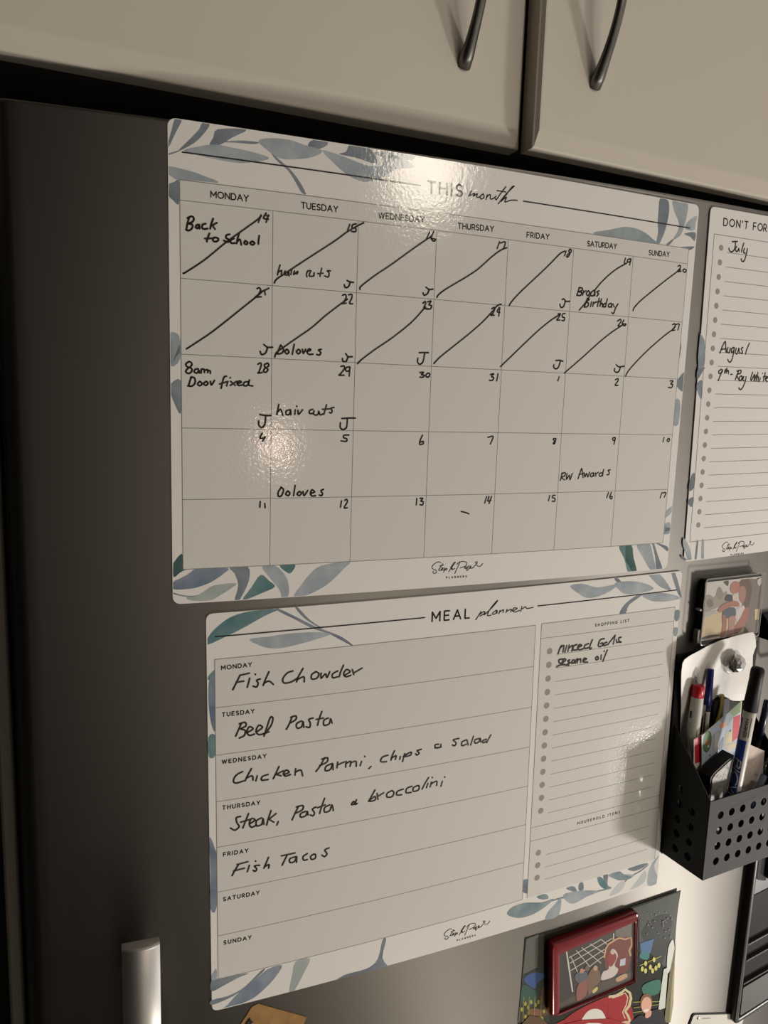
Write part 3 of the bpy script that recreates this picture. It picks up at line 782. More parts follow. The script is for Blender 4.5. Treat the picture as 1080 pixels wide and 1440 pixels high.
MEALS = [
 ("meal Fish Chowder", 300, 910, 4.909, "185,195 155,255 135,295|185,195 250,180|160,243 210,235|252,215 235,278|290,187 291,190|325,220 300,230 310,250 300,275 275,270|385,170 360,225 345,265|350,250 385,235 415,258|550,165 510,180 480,220 490,248 540,240 580,215|620,148 590,200 575,240|580,225 625,205 628,240|"
  "710,170 680,190 680,220 715,215 730,185 710,170|745,180 745,215 775,185 785,210 805,170|860,165 825,185 825,212 860,205|900,125 880,170 870,205|905,195 945,170 920,155 900,185 915,205 950,195|960,155 970,190|968,180 1028,145"),
 ("meal Beef Pasta", 300, 910, 4.909, "195,525 175,570 155,615|180,530 220,520 225,545 190,565 220,575 215,610 180,628|235,590 275,565 250,550 232,585 250,610 285,600|300,585 340,555 315,540 295,580 315,605 355,595|355,600 400,540 412,490 395,485 375,540 350,615|345,600 385,585|"
  "545,480 525,530 505,568|535,485 570,475 570,500 530,525|610,510 575,530 580,560 610,550 620,515 625,555|690,490 660,500 670,525 665,555 640,550|750,445 730,500 720,540|710,500 760,490|795,490 765,505 765,540 800,530 810,495 820,525"),
 ("meal Chicken Parmi, chips and salad", 310, 1030, 4.909, "155,270 110,295 90,335 110,350 160,335|215,250 190,295 170,335|180,315 220,300 225,330|255,300 245,335|330,290 290,305 285,330 330,325|405,235 380,290 365,320|435,265 385,290|385,290 420,300|440,290 475,275 455,260 435,285 450,302 485,290|520,250 515,295|518,275 555,260 568,300|"
  "720,175 690,230 660,270|700,185 740,175 735,205 685,230|770,215 730,235 725,265 760,255 775,215 778,258|810,205 805,245|808,225 855,205|868,200 865,240|868,215 900,200 895,235|900,210 935,200 938,235|975,200 965,230|997,165 999,168|1040,235 1025,250"),
 ("meal Steak, Pasta and broccolini", 310, 1030, 4.909, "140,580 110,590 115,625 130,650 100,675 70,660|195,560 175,610 155,660|140,620 210,600|205,630 240,605 215,595 200,630 215,655 250,640|285,590 250,610 250,645 285,635 295,595 300,635|350,540 330,600 320,640|385,560 335,600|335,600 370,620|400,615 390,640|"
  "540,510 515,560 495,605|525,515 570,505 565,535 515,560|590,545 555,560 555,585 590,575 600,545 605,570|660,515 635,530 650,555 640,575 620,570|720,455 700,510 685,560|670,520 725,500|755,500 720,520 720,550 755,540 770,500 780,540|915,480 905,498 925,495 925,478 915,480|940,465 930,497 945,490"),
 ("words chips and salad", 500, 1010, 4.909, "225,255 185,270 175,300 215,300|270,225 255,255 245,290|250,275 280,258 275,285|310,265 305,285|340,245 325,300|330,265 360,245 385,235 380,255 340,265|455,215 425,225 440,240 425,255 415,245|575,180 550,185 555,205 585,200 590,180|548,205 592,200|"
  "715,140 675,150 695,170 685,190 668,185|765,150 735,165 735,190 765,180|770,150 778,185|815,125 795,185|855,140 825,150 825,172 850,165 862,140 865,165|905,145 880,155 880,170 905,160|935,115 905,170"),
 ("word broccolini", 500, 1010, 4.909, "135,495 110,540 90,575|100,565 135,540 135,565 100,575|150,520 155,560|155,540 195,515|250,500 218,520 220,545 255,540 265,510 250,500|330,490 290,505 285,530 320,528|390,470 355,485 350,515 385,512|430,465 400,480 400,505 435,495 440,470 430,465|505,410 480,450 460,490|500,450 490,480|530,408 531,410|525,440 515,475|520,455 560,435 560,465|600,435 590,470|615,405 616,408"),
 ("meal Fish Tacos", 300, 1170, 4.909, "175,225 150,265 130,302|165,225 240,205|140,270 215,250|250,230 235,275|292,200 293,203|320,230 285,235 300,255 290,272 275,265|382,175 365,215 350,250|355,240 385,225 382,250|470,165 520,155 565,145|510,160 490,200 475,230|570,170 530,185 530,210 560,205 575,170 575,210|650,150 620,170 625,195 650,190|690,155 672,170 680,190 705,180 705,155 690,155|800,110 770,125 785,150 770,170 750,160"),
]
for lab, x, y, s, t in MEALS: write('handwritten_note', t, x, y, s, 1.25, None, M_inkgrey, HI+0.03, label='handwritten '+lab)
write('handwritten_note', "250,430 265,385 285,345|270,370 310,345 300,410|320,410 340,345|365,340 350,405|360,370 400,345 390,400|440,335 410,350 405,390 450,385|450,365 490,345 465,335 450,370 470,388 510,375|560,325 520,345 525,375 560,365|600,285 580,330 570,375 590,370|720,275 680,285 660,330 665,355 700,345 705,320 680,325|745,310 715,325 715,345 745,335|755,335 790,290 830,240|830,240 810,330|840,285 845,315|890,260 865,270 870,300 890,310 850,310", 750, 860, 7.2, 1.5, None, M_inkgrey, HI+0.03, label='handwritten minced garlic on the shopping list')
write('handwritten_note', "300,480 260,490 265,520 300,530|235,560 280,540 350,540|300,515 330,490 310,480 295,530 360,545|370,490 350,500 370,520 350,530|400,490 385,520 410,520 415,490|425,525 435,490 450,480 445,520|455,490 480,480 480,515|510,495 540,480 515,475 505,510 550,512|650,455 630,470 640,490 660,475 650,455|690,440 685,485|718,400 719,404|750,390 725,450 705,505", 750, 860, 7.2, 1.5, None, M_inkgrey, HI+0.03, label='handwritten sesame oil on the shopping list')
logo(None, 610+190/10.8, 1280+445/10.8, -0.011)
under(meal, [o for o in bpy.data.objects if o not in _before])

# ---------------------------------------------------------------- don't-forget board
rem = thing('reminder_planner', "narrow reminder list board headed DON'T FORGET right of the monthly planner", 'planner', frame(538, 150, 0), 'planner boards on the door')
_before = set(bpy.data.objects)
slab('panel', rquad([(432.9, -0.9), (644, -4.2), (650, 293.5), (439.4, 298.9)], 5), 0.15, HB, M_board)
CL = (434.0, 648, -0.5, 297.5)
leaves(None, [
 (940, 260, 2.571, 3, "112,543 124,550 132,575 130,650 108,655"),
 (940, 260, 2.571, 0, "107,663 131,660 128,668 104,705|83,1050 97,1045 92,1095 73,1105|76,1135 92,1130 85,1165 70,1150"),
 (940, 260, 2.571, 3, "103,720 122,708 120,775 104,745"),
 (880, 740, 9, 1, "735,150 790,230 825,330 830,470 795,470 760,350 722,230|960,195 990,195 985,470 955,470"),
 (880, 740, 9, 0, "895,205 918,205 888,470 868,470|715,370 800,450 790,470 706,400"),
], CL)
def ru(v): return 449.3+(v-30.3)*0.0168
L = [hline((439.9, 20.3), (640, 17.2), 0.42), hline((444.6, 281.2), (644, 276.4), 0.42), hline((439.9, 20.3), (444.6, 281.2), 0.42)]
RV = [30.3+11.8*k for k in range(21)]
for v in RV: L.append(hline((ru(v)+7.5, v+2.9), (ru(v)+185, v+0.3), 0.38))
flat('list_rules', L, HR, M_line)
flat('bullet_dots', [disc((ru(v), v), 2.4, 20) for v in RV], HR+0.01, M_dot, label='grey bullet dots of the list')
a, b = S(1017.6, 317, 1.2), S(1072, 324.8, 1.2)
T = caps("DON'T FO", a, b, 5.7, 0.95)
d = (Vector(b)-Vector(a)).normalized()
bb = Vector(b)+d*1.6
T += caps("RGET", tuple(bb), tuple(bb+d*24), 5.7, 0.95)
flat('heading', T, HP, M_print)
write('handwritten_note', "540,540 580,537 620,535|590,540 575,650 530,695 495,670 490,640|605,610 585,660 610,690 640,640|640,640 645,690|715,560 690,640 680,695|725,640 710,700 735,715|770,645 750,740 720,830 685,835 675,800", 980, 290, 10.8, 1.1, None, M_inkgrey, HI, label='handwritten July')
write('handwritten_note', "350,395 400,270 435,220 440,300 445,385|370,340 445,330|475,310 460,370 490,390 510,320|560,310 530,330 525,380 555,370 570,310 550,440 520,520 490,530 470,490|600,320 585,390 615,405 640,320 645,405|700,310 675,330 690,360 690,400 665,395|800,245 760,340 740,410", 980, 460, 10.8, 1.1, None, M_inkgrey, HI, label='handwritten August')
write('handwritten_note', "375,640 335,670 340,705 380,690 390,650 355,740 325,815|440,640 420,700|425,665 455,655|460,625 445,700|445,685 480,660 480,710|515,720 540,718|640,660 610,730 585,800|610,670 670,655 665,700 610,730 650,820|680,740 650,760 650,810 680,800 690,750 695,800|715,750 700,800 720,815|750,755 735,830 690,930 655,950 640,920|850,685 820,780 830,810 880,720 870,820 905,730|930,690 900,820|905,780 935,750 930,825|965,770 950,825|1000,700 1001,703|1040,690 1010,820|1010,760 1050,745|1045,790 1080,765 1060,755 1040,800 1070,825", 980, 460, 10.8, 1.1, None, M_inkgrey, HI, label='handwritten reminder for the 9th')
logo(None, 1000+235/13.5, 750+350/13.5, -0.016)
under(rem, [o for o in bpy.data.objects if o not in _before])

# ================================================================== PEN BASKET
def plate(name, outer, holes, mapf, t, m, parent=None, label=None):
    """flat sheet of thickness t with round holes; mapf(a,b,off) -> world"""
    bm = bmesh.new()
    loops = [outer]+holes
    pts = [p for l in loops for p in l]
    tri = tessellate_polygon([[Vector((a, b, 0)) for a, b in l] for l in loops])
    fr_ = [bm.verts.new(mapf(a, b, 0)) for a, b in pts]; bk = [bm.verts.new(mapf(a, b, t)) for a, b in pts]
    for q in tri:
        try: bm.faces.new([fr_[i] for i in q]); bm.faces.new([bk[i] for i in reversed(q)])
        except ValueError: pass
    n = 0
    for l in loops:
        k = len(l)
        for i in range(k):
            a, b = n+i, n+(i+1) % k
            bm.faces.new([fr_[a], fr_[b], bk[b], bk[a]])
        n += k
    bmesh.ops.recalc_face_normals(bm, faces=bm.faces[:])
    return mesh_obj(name, bm, m, parent, label=label)
bk = thing('pen_basket', 'black perforated metal basket full of pens hanging on the right of the door', 'basket', frame(495, 580, 0))
U0, U1, H1, VT, VBm = 445.0, 549.0, 49.0, 503.5, 578.5
_before = set(bpy.data.objects)
hol = [disc((459.6+14*i, 519.2+14.75*j), 3.7, 18) for i in range(6) for j in range(4)]
plate('front_panel', [(U0, VT), (U1, VT), (U1, VBm), (U0, VBm)], hol, lambda a, b, o: P(a, b, H1-o), 1.2, M_basket)
side = [(2.0, 451), (H1-0.05, VT), (H1-0.05, VBm), (2.0, VBm+1.0)]
hs = [disc((16.3, 508.2+14.6*j), 3.6, 18) for j in range(5)]+[disc((30.6, 522.6+14.6*j), 3.6, 18) for j in range(4)]
plate('side_panel', side, hs, lambda a, b, o: P(U0+o, b, a), 1.2, M_basket)
plate('side_panel', side, [list(x) for x in hs], lambda a, b, o: P(U1-o, b, a), 1.2, M_basket)
plate('back_panel', [(U0-3.5, 384.6), (U1, 384.6), (U1, VBm+2), (U0, VBm+2)], [], lambda a, b, o: P(a, b, 2.2-o), 1.6, M_basket)
plate('base_panel', [(U0+1.2, 2.2), (U1-1.2, 2.2), (U1-1.2, H1-1.2), (U0+1.2, H1-1.2)], [], lambda a, b, o: P(a, VBm-0.2-o, b), 1.2, M_basket)
under(bk, [o for o in bpy.data.objects if o not in _before])

# ---------------------------------------------------------------- things kept in the basket
def clear_mat(name, tint=(1, 1, 1), rough=0.05, f=1.5, cover=0.0):
    m = bpy.data.materials.new(name); m.use_nodes = True; nt = m.node_tree
    for n in list(nt.nodes):
        if n.type != 'OUTPUT_MATERIAL': nt.nodes.remove(n)
    out = [n for n in nt.nodes if n.type == 'OUTPUT_MATERIAL'][0]
    tr = nt.nodes.new('ShaderNodeBsdfTransparent'); tr.inputs[0].default_value = (*tint, 1)
    gl = nt.nodes.new('ShaderNodeBsdfGlossy'); gl.inputs['Roughness'].default_value = rough
    fz = nt.nodes.new('ShaderNodeFresnel'); fz.inputs[0].default_value = f
    mx = nt.nodes.new('ShaderNodeMixShader')
    nt.links.new(tr.outputs[0], mx.inputs[1]); nt.links.new(gl.outputs[0], mx.inputs[2])
    ge = nt.nodes.new('ShaderNodeNewGeometry'); mf = nt.nodes.new('ShaderNodeMix')
    nt.links.new(ge.outputs['Backfacing'], mf.inputs[0]); nt.links.new(fz.outputs[0], mf.inputs[2]); mf.inputs[3].default_value = 0.03
    nt.links.new(mf.outputs[0], mx.inputs[0])
    last = mx
    if cover:
        df = nt.nodes.new('ShaderNodeBsdfDiffuse'); df.inputs[0].default_value = (0.75, 0.75, 0.75, 1)
        m2 = nt.nodes.new('ShaderNodeMixShader'); m2.inputs[0].default_value = cover
        nt.links.new(mx.outputs[0], m2.inputs[1]); nt.links.new(df.outputs[0], m2.inputs[2]); last = m2
    nt.links.new(last.outputs[0], out.inputs['Surface'])
    return m
M_clear = clear_mat('clear_plastic')
M_clearpen = clear_mat('clear_barrel', (0.85, 0.88, 0.92), 0.08)
M_cloud = clear_mat('cloudy_plastic', (0.95, 0.95, 0.95), 0.12, 1.5, 0.35)
M_whitep = pm('white_plastic', (206, 202, 194), 0.4)
M_redp = pm('red_plastic', (190, 22, 40), 0.35)
M_navy = pm('navy_plastic', (22, 32, 110), 0.3)
M_blackp = pm('black_plastic', (17, 16, 16), 0.5, spec=0.3)
M_cardw = pm('white_card', (222, 214, 202), 0.55)
M_silver = mat('silver_face', (0.22, 0.215, 0.20), 0.55, 0.4, bump=(90, 0.6, 0.004, (1, 1, 1)))
def lerp(a, b, t): return a.lerp(b, t)
def pen_axis(pa, ha, pb, hb): return WP(*pa, ha), WP(*pb, hb)
def around(A, Bv, t, ang, r):
    """point on a barrel: t along, ang round the axis measured from the side facing the viewer"""
    ax = (Bv-A).normalized(); c = lerp(A, Bv, t)
    to = (B(*CAM)-c); f = (to-ax*to.dot(ax)).normalized(); s_ = ax.cross(f)
    return c+f*math.cos(ang)*r+s_*math.sin(ang)*r
def barrel_patch(name, A, Bv, t0, t1, a0, a1, r, m, parent, nt_=2, na=10, label=None):
    bm = bmesh.new(); g = []
    for i in range(nt_+1):
        g.append([bm.verts.new(around(A, Bv, t0+(t1-t0)*i/nt_, a0+(a1-a0)*j/na, r)) for j in range(na+1)])
    for i in range(nt_):
        for j in range(na): bm.faces.new([g[i][j], g[i][j+1], g[i+1][j+1], g[i+1][j]])
    return mesh_obj(name, bm, m, parent, True, label)
def barrel_text(name, text, A, Bv, t0, t1, ang_mid, hgt, r, w, m, parent, flip=False, label=None, slant=0.0):
    """lettering running along a barrel"""
    L = (Bv-A).length; tot = sum(GL[c][0] for c in text); n = max(1, len(text)-1)
    x = 0; bm = bmesh.new(); sp = 0.16
    unit = 1.0/(tot+sp*n)
    for c in text:
        gw_, sts = GL[c]
        for st in sts:
            pl = [((x+p[0])*unit+slant*(p[1]-0.5)*unit, p[1]) for p in st]
            fine = [pl[0]]
            for pa_, pb_ in zip(pl, pl[1:]):
                for q_ in range(1, 6): fine.append((pa_[0]+(pb_[0]-pa_[0])*q_/5, pa_[1]+(pb_[1]-pa_[1])*q_/5))
            pl = fine
            for i in range(len(pl)-1):
                q = []
                (xa, ya), (xb, yb) = pl[i], pl[i+1]
                def loc(xx, yy):
                    t = (t1-(t1-t0)*xx) if flip else (t0+(t1-t0)*xx)
                    an = ang_mid+((yy-0.5)*hgt/r)*(-1 if flip else 1)
                    return t, an
                A1, B1 = loc(xa, ya), loc(xb, yb)
                p0 = around(A, Bv, A1[0], A1[1], r); p1 = around(A, Bv, B1[0], B1[1], r)
                d = p1-p0
                if d.length < 1e-7: continue
                nrm = (p0-lerp(A, Bv, A1[0])).normalized(); sd = d.cross(nrm).normalized()*w/2; d = d.normalized()*w/3
                bm.faces.new([bm.verts.new(p0+sd-d), bm.verts.new(p1+sd+d), bm.verts.new(p1-sd+d), bm.verts.new(p0-sd-d)])
        x += gw_+sp
    return mesh_obj(name, bm, m, parent, label=label)

# white plastic hook card leaning on the back panel
def cardh(v): return 2.9+max(0.0, (452-v))*0.115
hk = thing('hook_card', 'white plastic hook card standing at the back of the pen basket', 'card', frame(498, 450, 4))
_before = set(bpy.data.objects)
CP = [(959.4, 933), (966, 924), (978, 917), (1012.6, 900), (1052, 889.5), (1060, 892), (1062.5, 909), (1058.6, 922), (1057, 960), (1050, 982), (1030, 985), (1008, 978), (990, 1000), (978, 1040), (972, 1075), (962, 1078), (957.5, 1050), (956, 1007), (957.5, 962)]
def card_uv(px, py):
    h = 5.0
    for _ in range(6):
        u, v = S(px, py, h); h = cardh(v)
    return (u, v)
cp = [card_uv(*q) for q in CP]
cp = [(max(u, 447.2) if v > 446 else u, v) for u, v in cp]
cp = smooth_pts(cp, 2, True)
slab('sheet', cp, 0.0, 0.5, M_whitep, step=5.0, curl=lambda u, v: cardh(v)+0.5*math.sin(v*0.09)+0.3*math.sin(u*0.13))
hu, hv = card_uv(1028, 930)
m = frame(hu, hv, cardh(hv)+0.6) @ Matrix.Scale(1.25, 4)
bm = bmesh.new()
rings = []
for r, y in ((9.5, 0.0), (9.3, 1.0), (8.2, 1.6), (7.4, 1.2), (7.0, 1.3), (6.3, 3.6), (4.0, 5.6), (1.5, 6.4)):
    rings.append([bm.verts.new(Vector((r*math.cos(2*math.pi*k/24)/1000, -y/1000, r*math.sin(2*math.pi*k/24)/1000))) for k in range(24)])
for a_, b_ in zip(rings, rings[1:]):
    for k in range(24): bm.faces.new([a_[k], a_[(k+1) % 24], b_[(k+1) % 24], b_[k]])
bm.faces.new(rings[-1])
bmesh.ops.recalc_face_normals(bm, faces=bm.faces[:])
mesh_obj('suction_cup', bm, M_cloud, None, True, label='clear round suction cup', local=m)
bm = bmesh.new(); rings = []
for i, (r, y) in enumerate(((7.2, 3.0), (7.0, 6.0), (5.4, 8.4), (2.4, 9.6))):
    rings.append([bm.verts.new(Vector((r*math.cos(2*math.pi*(k+0.5*(i % 2))/7)/1000, -y/1000, r*math.sin(2*math.pi*(k+0.5*(i % 2))/7)/1000))) for k in range(7)])
for a_, b_ in zip(rings, rings[1:]):
    for k in range(7): bm.faces.new([a_[k], a_[(k+1) % 7], b_[(k+1) % 7], b_[k]])
bm.faces.new(rings[-1]); bm.faces.new(rings[0][::-1])
bmesh.ops.recalc_face_normals(bm, faces=bm.faces[:])
mesh_obj('hook', bm, mat('glassy_hook', (0.70, 0.68, 0.65), 0.18, 0.75), None, label='shiny faceted knob of the hook', local=m)
under(hk, [o for o in bpy.data.objects if o not in _before])

# red-ended whiteboard marker
def pen_thing(name, label, cat, A):
    return thing(name, label, cat, Matrix.Translation(A))
A, E = pen_axis((982.5, 963), 12, (968.6, 1085), 13)
E = A+(E-A)*1.72
rm = pen_thing('whiteboard_marker', 'white marker with a red end plug, leftmost in the pen basket', 'marker', E)
rm['group'] = 'markers in the basket'
_before = set(bpy.data.objects)
r = 0.0055
bm = lathe_bm(A, E, [(0.075, r*0.97), (0.08, r), (0.6, r), (0.98, r*0.97), (1.0, r*0.8)], 24)
mesh_obj('barrel', bm, M_whitep, None, True)
bm = lathe_bm(A, E, [(0.0, r*0.82), (0.006, r*0.93), (0.015, r*0.99), (0.078, r*1.005), (0.08, r*0.9)], 24)
mesh_obj('end_plug', bm, M_redp, None, True, label='red end plug')
k = pm('marker_print', (45, 42, 40), 0.5)
barrel_patch('logo_mark', A, E, 0.17, 0.215, 0.55, 0.98, r*1.012, k, None, label='small dark square mark')
bm = None
for t0, t1, a0, a1 in ((0.29, 0.52, -0.62, -0.50), (0.33, 0.50, -0.80, -0.72)):
    barrel_patch('small_print', A, E, t0, t1, a0, a1, r*1.012, k, None)
under(rm, [o for o in bpy.data.objects if o not in _before])

# blue stick pen
A, E = pen_axis((999.7, 941), 12, (992.0, 1022), 13)
E = A+(E-A)*2.0
bp = pen_thing('ballpoint_pen', 'clear stick pen with a blue cap, right of the red-ended marker', 'pen', E)
bp['group'] = 'pens in the basket'
_before = set(bpy.data.objects)
r = 0.0033
bm = lathe_bm(A, E, [(0.0, r*0.78), (0.01, r*0.86), (0.10, r*0.95), (0.305, r*1.12), (0.31, r*0.8)], 20)
mesh_obj('cap', bm, M_navy, None, True, label='blue cap')
bm = lathe_bm(A, E, [(0.30, r*0.9), (0.99, r*0.95), (1.0, r*0.7)], 20)
mesh_obj('barrel', bm, M_clearpen, None, True)
bm = lathe_bm(A, E, [(0.32, r*0.35), (0.95, r*0.35)], 10)
mesh_obj('ink_refill', bm, M_navy, None, True)
barrel_patch('paper_label', A, E, 0.36, 0.60, -1.0, 1.0, r*0.96, M_whitep, None, label='white printed label')
barrel_patch('small_print', A, E, 0.37, 0.59, 0.15, 0.5, r*0.985, k, None)
under(bp, [o for o in bpy.data.objects if o not in _before])

# crumpled clear wrapper with a dark blue tip behind the marker
A, E = pen_axis((980, 938), 9.5, (978.5, 972), 8.5)
wr = pen_thing('plastic_wrapper', 'crumpled clear wrapper sticking up behind the red-ended marker', 'wrapper', E)
_before = set(bpy.data.objects)
bm = bmesh.new()
ax = (E-A); q = ax.to_track_quat('Z', 'X')
rings = []
for i in range(9):
    t = i/8; rr = 0.0012+0.0042*t**0.7
    rings.append([bm.verts.new(A+q @ Vector((rr*(1+0.35*math.sin(3*kk+i*1.3))*math.cos(2*math.pi*kk/14), rr*0.55*(1+0.35*math.cos(2.3*kk+i*2.1))*math.sin(2*math.pi*kk/14), t*ax.length))) for kk in range(14)])
for a_, b_ in zip(rings, rings[1:]):
    for kk in range(14): bm.faces.new([a_[kk], a_[(kk+1) % 14], b_[(kk+1) % 14], b_[kk]])
mesh_obj('film', bm, clear_mat('wrapper_film', (0.96, 0.96, 0.96), 0.1, 1.6, 0.25), None)
bm = lathe_bm(lerp(A, E, 0.4), E, [(0, 0.0006), (0.5, 0.0016), (1, 0.0022)], 12)
mesh_obj('pen_tip', bm, M_navy, None, True, label='dark blue tip inside')
under(wr, [o for o in bpy.data.objects if o not in _before])

# black tool with a yellow strip
ty = thing('utility_knife', 'black tool with a curved yellow strip behind the picture card in the pen basket', 'tool', frame(492, 570, 8))
_before = set(bpy.data.objects)
def tuv(a, h): return S(*a, h)
slab('body', rquad([tuv((1002, 987), 9), tuv((1024, 980), 9), tuv((1016, 1095), 9), tuv((996, 1100), 9)], 3), 5.5, 11.0, M_blackp)
c = [S(*a, 11.4) for a in ((1015.5, 977), (1014.5, 990), (1011.5, 1003), (1006.5, 1020), (1003, 1040))]
pl = []
for i in range(len(c)-1): pass
sp = smooth_pts(c, 5)
poly = [(a-2.1, b) for a, b in sp]+[(a+2.1, b) for a, b in reversed(sp)]
slab('strip', poly, 11.05, 12.0, pm('yellow_plastic', (186, 170, 40), 0.45), label='curved yellow strip')
under(ty, [o for o in bpy.data.objects if o not in _before])

def picture(name, polys, h, dh=0.02, label=None, vstep=None):
    """printed picture: list of (polygon in photo points, rgb, smooth?)"""
    gs = []; cache = {}
    for i, (poly, rgb, sm) in enumerate(polys):
        key = rgb
        if key not in cache: cache[key] = pm('print_%02x%02x%02x' % rgb, rgb, 0.45, spec=0.3)
        uv = [S(a, b, h) for a, b in poly]
        if sm: uv = smooth_pts(uv, 3, True)
        gs.append(([uv], cache[key], h+dh*i))
    return multi(name, gs, 6.0, label, vstep)
def zp(x0, y0, s, txt): return [(x0+float(a)/s, y0+float(b)/s) for a, b in (t.split(',') for t in txt.split())]
def ln(x0, y0, s, txt, w):
    """thin printed line as a polygon strip in photo points"""
    p = [Vector(q) for q in zp(x0, y0, s, txt)]; up = []; dn = []
    for i, q in enumerate(p):
        t = (p[min(i+1, len(p)-1)]-p[max(i-1, 0)]).normalized(); n = Vector((-t.y, t.x))*w/2/s
        up.append(tuple(q+n)); dn.append(tuple(q-n))
    return up+dn[::-1]
def ell(x0, y0, s, cx, cy, rx, ry, rot=0.0, n=14):
    ca, sa = math.cos(rot), math.sin(rot); out = []
    for k in range(n):
        a, b = rx*math.cos(2*math.pi*k/n), ry*math.sin(2*math.pi*k/n)
        out.append((x0+(cx+a*ca-b*sa)/s, y0+(cy+a*sa+b*ca)/s))
    return out

# picture card and the red and white card beside it
Q = (930, 920, 6.86)
pc = thing('picture_card', 'pale blue picture card with a green oval badge, upright in the pen basket', 'card', frame(480, 560, 21))
_before = set(bpy.data.objects)
hc = 21.5
slab('card', [S(*q, hc) for q in zp(*Q, "385,788 776,443 745,850 720,1300 388,1300")], 21.2, 21.8, M_cardw)
picture('printed_front', [
 (zp(*Q, "389,795 770,455 742,850 715,1290 392,1290"), (176, 190, 204), False),
 (zp(*Q, "640,568 770,453 762,560 700,600"), (112, 138, 84), False),
 (zp(*Q, "560,640 660,560 700,600 640,690"), (142, 160, 168), False),
 (zp(*Q, "695,605 765,580 745,800 680,850"), (186, 28, 40), False),
 (zp(*Q, "560,690 600,650 630,660 620,700 580,715"), (214, 150, 110), True),
 (zp(*Q, "620,760 680,740 680,850 610,880"), (206, 196, 150), False),
 (zp(*Q, "655,740 672,725 676,735 660,752"), (60, 60, 60), False),
 (zp(*Q, "600,880 730,850 720,900 640,930"), (205, 185, 160), False),
 (ell(*Q, 443, 842, 40, 108, 0.12), (78, 104, 62), False),
 (ell(*Q, 443, 842, 30, 90, 0.12), (96, 128, 76), False),
 (zp(*Q, "425,850 445,815 465,850 440,880"), (164, 96, 70), True),
 (zp(*Q, "440,890 460,870 462,900"), (210, 205, 195), False),
 (zp(*Q, "512,775 555,740 550,910 508,935"), (206, 208, 208), False),
 (zp(*Q, "565,860 600,800 590,900 562,930"), (120, 126, 150), True),
 (zp(*Q, "458,975 470,962 472,980"), (40, 50, 80), False),
], 21.9, dh=0.015, label='pale blue print with green, red and white patches')
under(pc, [o for o in bpy.data.objects if o not in _before])
rc = thing('red_card', 'narrow red and white card tucked left of the picture card', 'card', frame(456, 560, 19))
_before = set(bpy.data.objects)
slab('card', [S(*q, 19.4) for q in zp(*Q, "314,822 400,770 396,1300 306,1300 308,1140")], 18.9, 19.5, M_cardw)
picture('printed_front', [(zp(*Q, "320,822 398,775 390,1035 326,1055"), (196, 34, 52), False), (zp(*Q, "322,826 396,782 394,850 324,885"), (222, 110, 112), False)], 19.6, label='red printed field')
under(rc, [o for o in bpy.data.objects if o not in _before])

# black case with a silver front
bc = thing('clip_case', 'black case with a crinkled silver front behind the basket lip', 'case', frame(472, 570, 30))
_before = set(bpy.data.objects)
fp = [(457.6, 489.5), (461.5, 485.5), (473.0, 479.0), (485.0, 473.5), (474.0, 560), (458.0, 560)]
slab('shell', fp, 24.0, 36.6, M_blackp)
slab('front', [(459.3, 491.0), (462.5, 487.0), (473.4, 480.8), (483.2, 476.0), (473.0, 558), (459.4, 558)], 36.6, 37.2, M_silver, label='silver front face')
under(bc, [o for o in bpy.data.objects if o not in _before])

# black-capped marker with a blue label
A, E = pen_axis((1066.5, 938), 35.5, (1031.0, 1121), 39.5)
E = A+(E-A)*1.26
bb = pen_thing('capped_marker', 'big marker with a black cap and blue label leaning right in the basket front', 'marker', E)
bb['group'] = 'markers in the basket'
_before = set(bpy.data.objects)
r = 0.0056
bm = lathe_bm(A, E, [(0.0, r*0.70), (0.006, r*0.92), (0.02, r*1.05), (0.06, r*1.06), (0.065, r*1.02), (0.265, r*1.17), (0.27, r*0.9)], 28)
mesh_obj('cap', bm, M_blackp, None, True, label='black cap')
bm = lathe_bm(A, E, [(0.26, r*0.94), (0.28, r), (0.985, r), (1.0, r*0.85)], 28)
mesh_obj('barrel', bm, M_whitep, None, True)
mb = pm('label_blue', (34, 58, 140), 0.4)
barrel_patch('blue_label', A, E, 0.44, 0.92, -0.35, 1.25, r*1.010, mb, None, 2, 14, label='blue label')
barrel_patch('blue_band', A, E, 0.31, 0.46, 0.85, 1.45, r*1.010, mb, None, 2, 6, label='blue edge of the label')
barrel_text('lettering', 'BIC', A, E, 0.56, 0.70, 0.35, -0.0056, r*1.025, 0.0011, M_whitep, None, False, 'white lettering BIC on the label', 0.2)
barrel_text('lettering', 'VELL', A, E, 0.715, 0.88, 0.35, -0.0060, r*1.025, 0.0010, M_whitep, None, False, 'white lettering on the label', 0.2)
barrel_text('lettering', 'MARKER', A, E, 0.31, 0.42, 0.10, -0.0024, r*1.02, 0.0005, k, None, False, 'dark lettering MARKER on the barrel')
barrel_patch('small_print', A, E, 0.30, 0.42, -0.55, -0.42, r*1.012, k, None)
under(bb, [o for o in bpy.data.objects if o not in _before])

